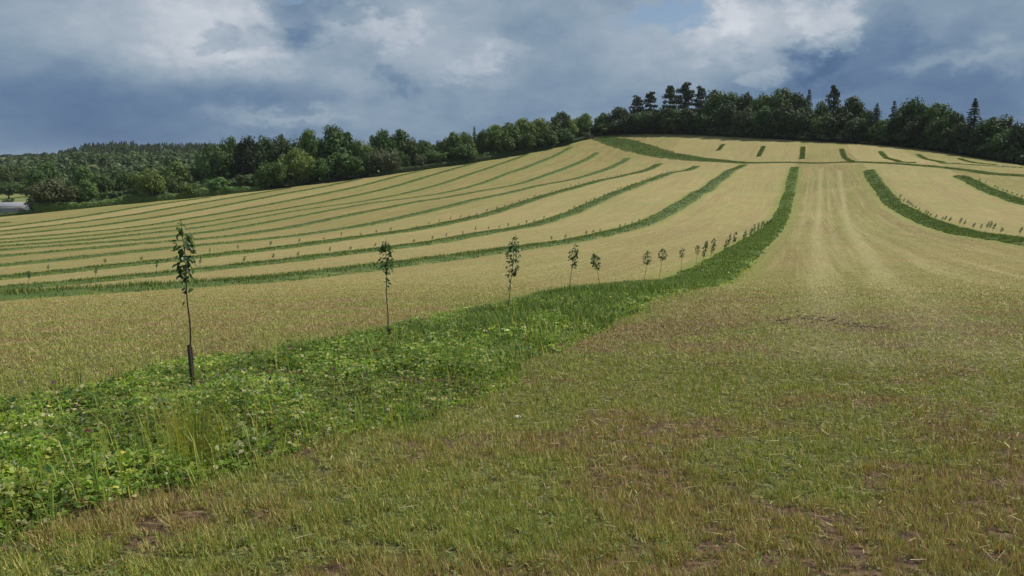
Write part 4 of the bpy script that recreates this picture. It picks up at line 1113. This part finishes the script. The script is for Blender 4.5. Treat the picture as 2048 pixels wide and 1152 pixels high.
V = np.array([(x_, y_, h1(x_, y_) + 0.03) for x_, y_ in L_ + R_]); i = np.arange(18).reshape(2, 9)
tag(mk('track', V, np.stack([i[0, :-1], i[1, :-1], i[1, 1:], i[0, 1:]], -1), M_track), kind='structure')

# ------------------------------------------------------------------ saplings
LEAF_U = np.array([0, 0.22, 0.55, 0.82, 1.0, 0.82, 0.55, 0.22]); LEAF_V = np.array([0, 0.24, 0.33, 0.2, 0, -0.2, -0.33, -0.24])
def sapling_parts(seed, Hh, lo, hi, cw, nleaf, lean, leaf=0.062, taper=0.5, bend=0.0, strag=0):
    """stem with short spurs, and a narrow crown of drooping oval leaves; lean is the offset of the tip"""
    r = np.random.default_rng(seed)
    def stem(zf):
        zf = np.asarray(zf, float)
        return np.stack([lean[0] * zf + bend * np.sin(zf * 3.1) + 0.006 * np.sin(zf * 17 + seed), lean[1] * zf + 0.006 * np.cos(zf * 13 + seed), zf * Hh], -1)
    zz = np.linspace(-0.04, 1, 22); tr = [tube(stem(zz), np.interp(zz, [0, 1], [0.0105, 0.0028]))]
    zl = lo + (hi - lo) * r.random(nleaf) ** 0.9
    if strag: zl = np.concatenate([zl, lo - 0.12 * r.random(strag)])
    n = len(zl); f = np.clip((zl - lo) / (hi - lo), 0, 1)
    env = cw * 0.5 * np.where(f < taper, 0.62 + 0.38 * f / taper, 1 - 0.8 * ((f - taper) / (1 - taper)) ** 1.5)
    env = np.where(zl < lo, 0.02, env)
    a = r.random(n) * 6.283; rad = env * (0.15 + 0.85 * r.random(n) ** 0.7)
    B = stem(zl); P0 = B + np.stack([np.cos(a) * rad, np.sin(a) * rad, r.normal(0, 0.012, n) + rad * 0.25], 1)
    for q in r.choice(n, min(n, 26), False):
        tr.append(tube([tuple(B[q] - np.array([0, 0, 0.01])), tuple((B[q] + P0[q]) / 2), tuple(P0[q])], [0.003, 0.0022, 0.0012], 4))
    L = leaf * (0.65 + 0.6 * r.random(n)) * np.where(f > 0.85, 0.75, 1); aa = a + r.normal(0, 0.5, n); dr = r.normal(-0.45, 0.45, n)
    U = np.stack([np.cos(aa) * np.cos(dr), np.sin(aa) * np.cos(dr), np.sin(dr)], 1); S = np.stack([-np.sin(aa), np.cos(aa), r.normal(0, 0.4, n)], 1); N = np.cross(U, S)
    V = P0[:, None] + U[:, None] * LEAF_U[None, :, None] * L[:, None, None] + S[:, None] * LEAF_V[None, :, None] * L[:, None, None] * 1.15 \
        + N[:, None] * (np.abs(LEAF_V)[None, :, None] * 0.5 - (LEAF_U ** 2)[None, :, None] * 0.18) * L[:, None, None]
    ii = np.arange(n)[:, None] * 8
    F = np.concatenate([ii + np.array([[0, 1, 2, 3, 4]]), ii + np.array([[0, 4, 5, 6, 7]])])
    c = palette(n, [(0.055, 0.110, 0.028), (0.078, 0.140, 0.036), (0.040, 0.082, 0.024), (0.14, 0.19, 0.06)], [5, 4, 4, 0.7], 0.2, r)
    return tr, (V.reshape(-1, 3), F, np.repeat(c, 8, 0))
def make_sapling(x, y, parts, label, group, guard=None):
    e = empty('sapling', (x, y, h1(x, y)), label, 'sapling', group)
    V, Fs, _ = join(parts[0]); mk('stem', V, Fs, M_twig, e, smooth=True)
    mk('crown', parts[1][0], parts[1][1], M_sap, e, col=parts[1][2])
    if guard:
        guard, gl = guard
        g = tube([(0.014, 0.0, guard - gl), (0.012, 0, guard - gl * .5), (0.008, 0, guard)], [0.017, 0.018, 0.016], 10); o_ = mk('guard', g[0], g[1], M_guard, e, smooth=True)
        cane = tube([(0.03, 0.012, -0.05), (0.03, 0.012, guard - 0.05), (0.022, 0.01, guard + 0.01)], [0.006, 0.006, 0.005], 6)
        mk('cane', cane[0], cane[1], M_guard, e, smooth=True)
    return e
SG = 'saplings planted along the uncut strips'
# seen near: (base x, base y, tip x, tip y, crown from, crown width, leaves, guard height, bend, label)
ROW_A = A0 - 0.55
NEAR = [
    (380, 752, 362, 438, 565, 45, 120, (690, 0.32), 0.02, 'tall sapling with a dark sleeve at its foot, biggest of the row'),
    (778, 692, 772, 478, 547, 36, 110, (658, 0.28), -0.01, 'upright sapling with a dark sleeve, second up the clover strip from the biggest one'),
    (1013, 622, 1031, 468, 556, 36, 160, 0, 0.01, 'bushy-crowned sapling tilted uphill, third up the clover strip'),
    (1135, 600, 1151, 487, 537, 22, 90, 0, 0.0, 'thin sapling with a sparse wispy crown, fourth up the clover strip'),
    (1203, 582, 1188, 505, 541, 22, 110, 0, 0.0, 'short sapling tilted the other way from its neighbours, fifth up the clover strip'),
    (1287, 563, 1297, 499, 529, 20, 90, 0, 0.0, 'sapling with a round tuft of leaves, sixth up the clover strip'),
    (1317, 556, 1327, 495, 520, 20, 90, 0, 0.0, 'sapling with a round tuft of leaves, seventh up the clover strip'),
    (1360, 545, 1366, 494, 514, 14, 70, 0, 0.0, 'small tufted sapling, eighth up the clover strip'),
    (1391, 531, 1396, 489, 508, 12, 60, 0, 0.0, 'small thin sapling, ninth up the clover strip'),
]
for i, (bx, by, tx, ty, lo, cw, nl, gd, bend, lab) in enumerate(NEAR):
    r, _ = sight(bx, by); Y = ROW_A / (r - SLOPE); X = r * Y; zg = h1(X, Y)
    Hh = float(np.clip(sight(tx, ty)[1] * Y - zg, 0.9, 2.1)); lean = ((sight(tx, ty)[0] - r) * Y, 0.0)
    lo = (sight(tx, lo)[1] * Y - zg) / Hh; cw = cw * Y / FPX * 0.8
    make_sapling(X, Y, sapling_parts(20 + i, Hh, lo, 0.97, cw, nl, lean, 0.056 if i < 2 else 0.054 + Y * 0.0007, bend=bend, strag=(6, 10, 6)[i] if i < 3 else 0), lab, SG, (sight(bx, gd[0])[1] * Y - zg, gd[1]) if gd else None)
# seen far: four kinds, copied
protos = []
for q in range(4):
    tr, cr = sapling_parts(70 + q, 1.0, 0.55, 0.98, (0.15, 0.2, 0.17, 0.13)[q], 60, (0.12, 0.0), 0.075)
    V, Fs, _ = join(tr)
    a_ = mk('stem', V, Fs, M_twig, smooth=True, link=False)
    c_ = mk('crown', cr[0], cr[1], M_sap, col=cr[2], link=False)
    protos.append((a_, c_))
def far_sapling(X, Y, Hh, lean, label, q=None):
    q = int(rng.integers(0, 4)) if q is None else q
    e = empty('sapling', (X, Y, h1(X, Y)), label, 'sapling', SG)
    wd = 1.0 + min(Y / 260, 0.9)
    e.scale = (wd * (0.8 + 0.5 * rng.random()), wd, Hh); e.rotation_euler = (0, lean, 0)
    for s_, nm in zip(protos[q][:2], ('stem', 'crown')): copy_child(s_, e, nm)
MAIN_TIPS = [(1405, 480), (1421, 474), (1449, 477), (1456, 465), (1466, 462), (1487, 459), (1500, 455), (1507, 446), (1515, 444), (1523, 441), (1528, 442), (1534, 440), (1540, 437), (1544, 434)]
for i, (tx, ty) in enumerate(MAIN_TIPS):
    r, zz = sight(tx - 4, ty + 30); Y = ROW_A / (r - SLOPE); X = r * Y
    Hh = float(np.clip(sight(tx, ty)[1] * Y - h1(X, Y), 1.1, 2.0))
    far_sapling(X, Y, Hh, 0.10, 'small dark sapling where the clover strip climbs, %s beyond the thin ninth one' % ORD[i])
R1 = [(2000, 455), (1985, 445), (1998 + 40, 452), (1960, 446), (1979 - 2, 440), (1972, 441), (1945, 444), (1927, 438), (1918, 434), (1898, 432), (1889, 430), (1884, 432), (1871, 428), (1860, 426), (1855, 421), (1851, 418), (1838, 413),
      (1831, 410), (1826, 408), (1822, 404), (1818, 401), (1814, 398), (1807, 395), (1799, 387)]
R1 = sorted(R1, key=lambda q: -q[0])
for i, (tx, ty) in enumerate(R1):
    r, zz = sight(tx - 4, ty + 20); Y = (strip_a(1) + 1.1) / (r - SLOPE); X = r * Y
    Hh = float(np.clip(sight(tx, ty)[1] * Y - h1(X, Y), 1.15, 2.0))
    far_sapling(X, Y, Hh, 0.22, 'small tilted sapling on the dark strip beyond the lane, %s from the frame edge' % ORD[i])
R2 = [(1877 + 0, 331 + 0)] and [(1896 + 0, 354), (1959, 355.5), (1971, 360), (1989, 369), (1994, 372), (2005, 376), (2013, 378), (2023, 382), (2033, 387), (2042, 393)][1:]
for i, (tx, ty) in enumerate(sorted(R2, key=lambda q: -q[0])):
    r, zz = sight(tx - 3, ty + 12); Y = (strip_a(2) + 1.2) / (r - SLOPE); X = r * Y
    Hh = float(np.clip(sight(tx, ty)[1] * Y - h1(X, Y), 1.1, 1.9))
    far_sapling(X, Y, Hh, 0.25, 'tiny tilted sapling on the second strip beyond the lane, %s from the frame edge' % ORD[i])
RA = [(1170, 465), (1184, 459), (1198, 458), (1237, 448), (1248, 446), (1262, 443), (1276, 437), (1100, 488), (1128, 482)]
for i, (tx, ty) in enumerate(sorted(RA)):
    r, zz = sight(tx, ty + 20); Y = (strip_a(-1) - 0.9) / (r - SLOPE); X = r * Y
    Hh = float(np.clip(sight(tx, ty)[1] * Y - h1(X, Y), 1.0, 1.9))
    far_sapling(X, Y, Hh, 0.05, 'thin sapling on the first strip above the clover strip, %s going uphill' % ORD[i])
for k, tag_, y0, y1, sp in ((-2, 'second', 52, 398, 5.0), (-3, 'third', 80, 430, 6.0)):
    Y = y0
    while Y < y1:
        Y += sp * (0.75 + 0.5 * rng.random())
        if rng.random() < 0.12: continue
        yy = Y; X = strip_a(k) - 1.0 + SLOPE * yy
        far_sapling(X, yy, 0.8 + 0.6 * rng.random(), -0.05 + 0.25 * rng.random(), 'tiny sapling in the dotted row along the %s uncut strip up from the clover' % tag_)

# ------------------------------------------------------------------ clover flowers that stand out of the strip
M_petal = leaf_mat('petal', 0.6, 0.25, 0.2, 0.1, nscale=60)
def canopy_hit(px, py, up):
    r, z = sight(px, py); d = np.linspace(2.5, 25, 5000); i = np.argmax(H(r * d, d) + up - z * d > 0)
    return r * d[i], d[i], z * d[i]
FLOWERS = [
    (135, 739, 'm', 'dusky mauve clover head at the back edge of the strip, before the biggest sapling'), (190, 743, 'm', 'mauve clover head on the stubble side of the strip, by the biggest sapling'),
    (108, 765, 'p', 'purple clover head, upper of a close pair far from any sapling'), (116, 778, 'r', 'reddish clover head, lower of a close pair far from any sapling'),
    (40, 764, 'm', 'pale mauve clover head closest to the frame edge'), (372, 704, 'm', 'mauve clover head leaning against the sleeve of the biggest sapling'),
    (437, 751, 'm', 'large dusky clover head just past the biggest sapling'), (404, 764, 'r', 'rusty clover head low by the biggest sapling'),
    (491, 741, 'm', 'mauve clover head midway from the biggest sapling to the purple ones'), (579, 696, 'p', 'deep purple clover head on a tall stem against the stubble'),
    (668, 738, 'p', 'bright purple clover head in the middle of the strip'), (731, 712, 'm', 'pale lilac clover head near the second sapling'),
    (722, 733, 'm', 'small mauve clover head below the pale lilac one'), (587, 763, 'm', 'greyish lilac clover head in front of the tall purple one'),
    (178, 862, 'r', 'pink-red flower spike low in the clover'), (753, 704, 'o', 'orange-red faded head beside the foot of the second sapling'),
    (978, 663, 'm', 'mauve clover head below the bushy-crowned sapling'), (986, 618, 'r', 'pink head at the foot of the bushy-crowned sapling')]
FC = {'m': (0.34, 0.24, 0.31), 'p': (0.34, 0.11, 0.30), 'r': (0.33, 0.15, 0.16), 'o': (0.50, 0.17, 0.08)}
for i, (px, py, hue, lab) in enumerate(FLOWERS):
    x, y, z = canopy_hit(px, py, 0.44); zg = h1(x, y); r = np.random.default_rng(400 + i)
    e = empty('clover_flower', (x, y, zg), lab, 'flower', 'clover flowers in the strip'); hh = z - zg
    s_ = tube([(0.02, 0.01, 0), (0.008, 0, hh * .6), (0, 0, hh - 0.01)], [0.0018, 0.0016, 0.0014], 5); mk('flower_stem', s_[0], s_[1], M_blade, e, col=np.tile([0.09, 0.15, 0.04], (len(s_[0]), 1)))
    n = 70; d_ = ball(r, n); d_[:, 2] = np.abs(d_[:, 2]) * 1.1 - 0.25; R = (0.010 + 0.003 * r.random()) * (1 if hue != 'r' else 0.9)
    P0 = np.array([0, 0, hh]) + d_ * R * 0.75; c_ = np.array(FC[hue]) * (0.7 + 0.6 * r.random((n, 1)))
    T = np.cross(d_, r.normal(0, 1, (n, 3))); T /= np.linalg.norm(T, axis=1)[:, None]
    V = np.stack([P0 - T * R * .18, P0 + T * R * .18, P0 + d_ * R * .75 + T * R * .12, P0 + d_ * R * .75 - T * R * .12], 1).reshape(-1, 3)
    mk('flower_head', V, np.arange(4 * n).reshape(n, 4), M_petal, e, col=np.repeat(c_, 4, 0))

# ------------------------------------------------------------------ turned earth on the lane, and one pale stone
M_soil = flat_mat('turned_soil', (0.085, 0.066, 0.042), (0.03, 0.023, 0.016), 20.0, 0.95, 0.6)
parts = []; r = np.random.default_rng(9)
for cx, cy, sx, sy, n in ((1565, 644, 10, 2.5, 40), (1612, 634, 14, 4, 34), (1635, 640, 24, 5, 26), (1705, 651, 13, 3, 52), (1760, 656, 22, 2, 12)):
    for q in range(n):
        g = ground_hit(cx + r.normal(0, sx), cy + r.normal(0, sy), 5, 60); R = 0.012 + 0.026 * r.random() ** 2
        d_ = np.array([(x_, y_, z_) for z_, rr_, m in ((1, 0, 1), (0.5, 0.85, 5), (-0.4, 1.0, 5)) for x_, y_ in [(rr_ * math.cos(k_ * 6.283 / m), rr_ * math.sin(k_ * 6.283 / m)) for k_ in range(m)]])
        d_ = d_ * (0.75 + 0.5 * r.random((11, 1))) * R * np.array([1.5, 1.3, 0.7]) + np.array([g[0], g[1], h1(*g) + R * 0.1])
        f = [(0, 1 + k_, 1 + (k_ + 1) % 5) for k_ in range(5)]; f4 = [(1 + k_, 6 + k_, 6 + (k_ + 1) % 5, 1 + (k_ + 1) % 5) for k_ in range(5)]
        parts.append((d_, [np.array(f), np.array(f4)], np.ones((11, 3))))
V, Fs, _ = join(parts); tag(mk('soil_clods', V, Fs, M_soil), kind='stuff')
g = ground_hit(1035, 838, 3, 20)
import bmesh
bm = bmesh.new(); bmesh.ops.create_icosphere(bm, subdivisions=3, radius=1.0)
for v_ in bm.verts:
    k_ = 1 + 0.25 * (float(fbm(np.array([v_.co.x * 1.5 + 3]), np.array([v_.co.y * 1.5 + v_.co.z]), 3)[0]) - 0.5) * 2
    v_.co = Vector((v_.co.x * 0.034 * k_, v_.co.y * 0.022 * k_, v_.co.z * 0.014 * k_))
me = bpy.data.meshes.new('stone'); bm.to_mesh(me); bm.free(); me.materials.append(flat_mat('pale_stone', (0.55, 0.52, 0.46), (0.36, 0.33, 0.29), 40.0, 0.8))
o = bpy.data.objects.new('stone', me); COL.objects.link(o); o.location = (g[0], g[1], h1(*g) + 0.018); o.rotation_euler = (0, 0.1, 0.4)
tag(o, 'small pale stone lying in the mown grass', 'stone')

# ------------------------------------------------------------------ the damp air between here and the far trees
hz_m = bpy.data.materials.new('haze'); hz_m.use_nodes = True
hn_ = hz_m.node_tree.nodes; hn_.clear(); ho = hn_.new('ShaderNodeOutputMaterial'); hv = hn_.new('ShaderNodeVolumePrincipled')
hv.inputs['Color'].default_value = (0.86, 0.92, 1.0, 1); hv.inputs['Density'].default_value = HAZE; hv.inputs['Anisotropy'].default_value = 0.1
hz_m.node_tree.links.new(hv.outputs[0], ho.inputs['Volume'])
zlo, zhi = float(GZ.min()) - 1.0, 62.0
V, Fs = boxes([((0, 0, (zlo + zhi) / 2), (2 * 8700, 2 * 8700, zhi - zlo))])
tag(mk('haze', V, Fs, hz_m), kind='stuff')
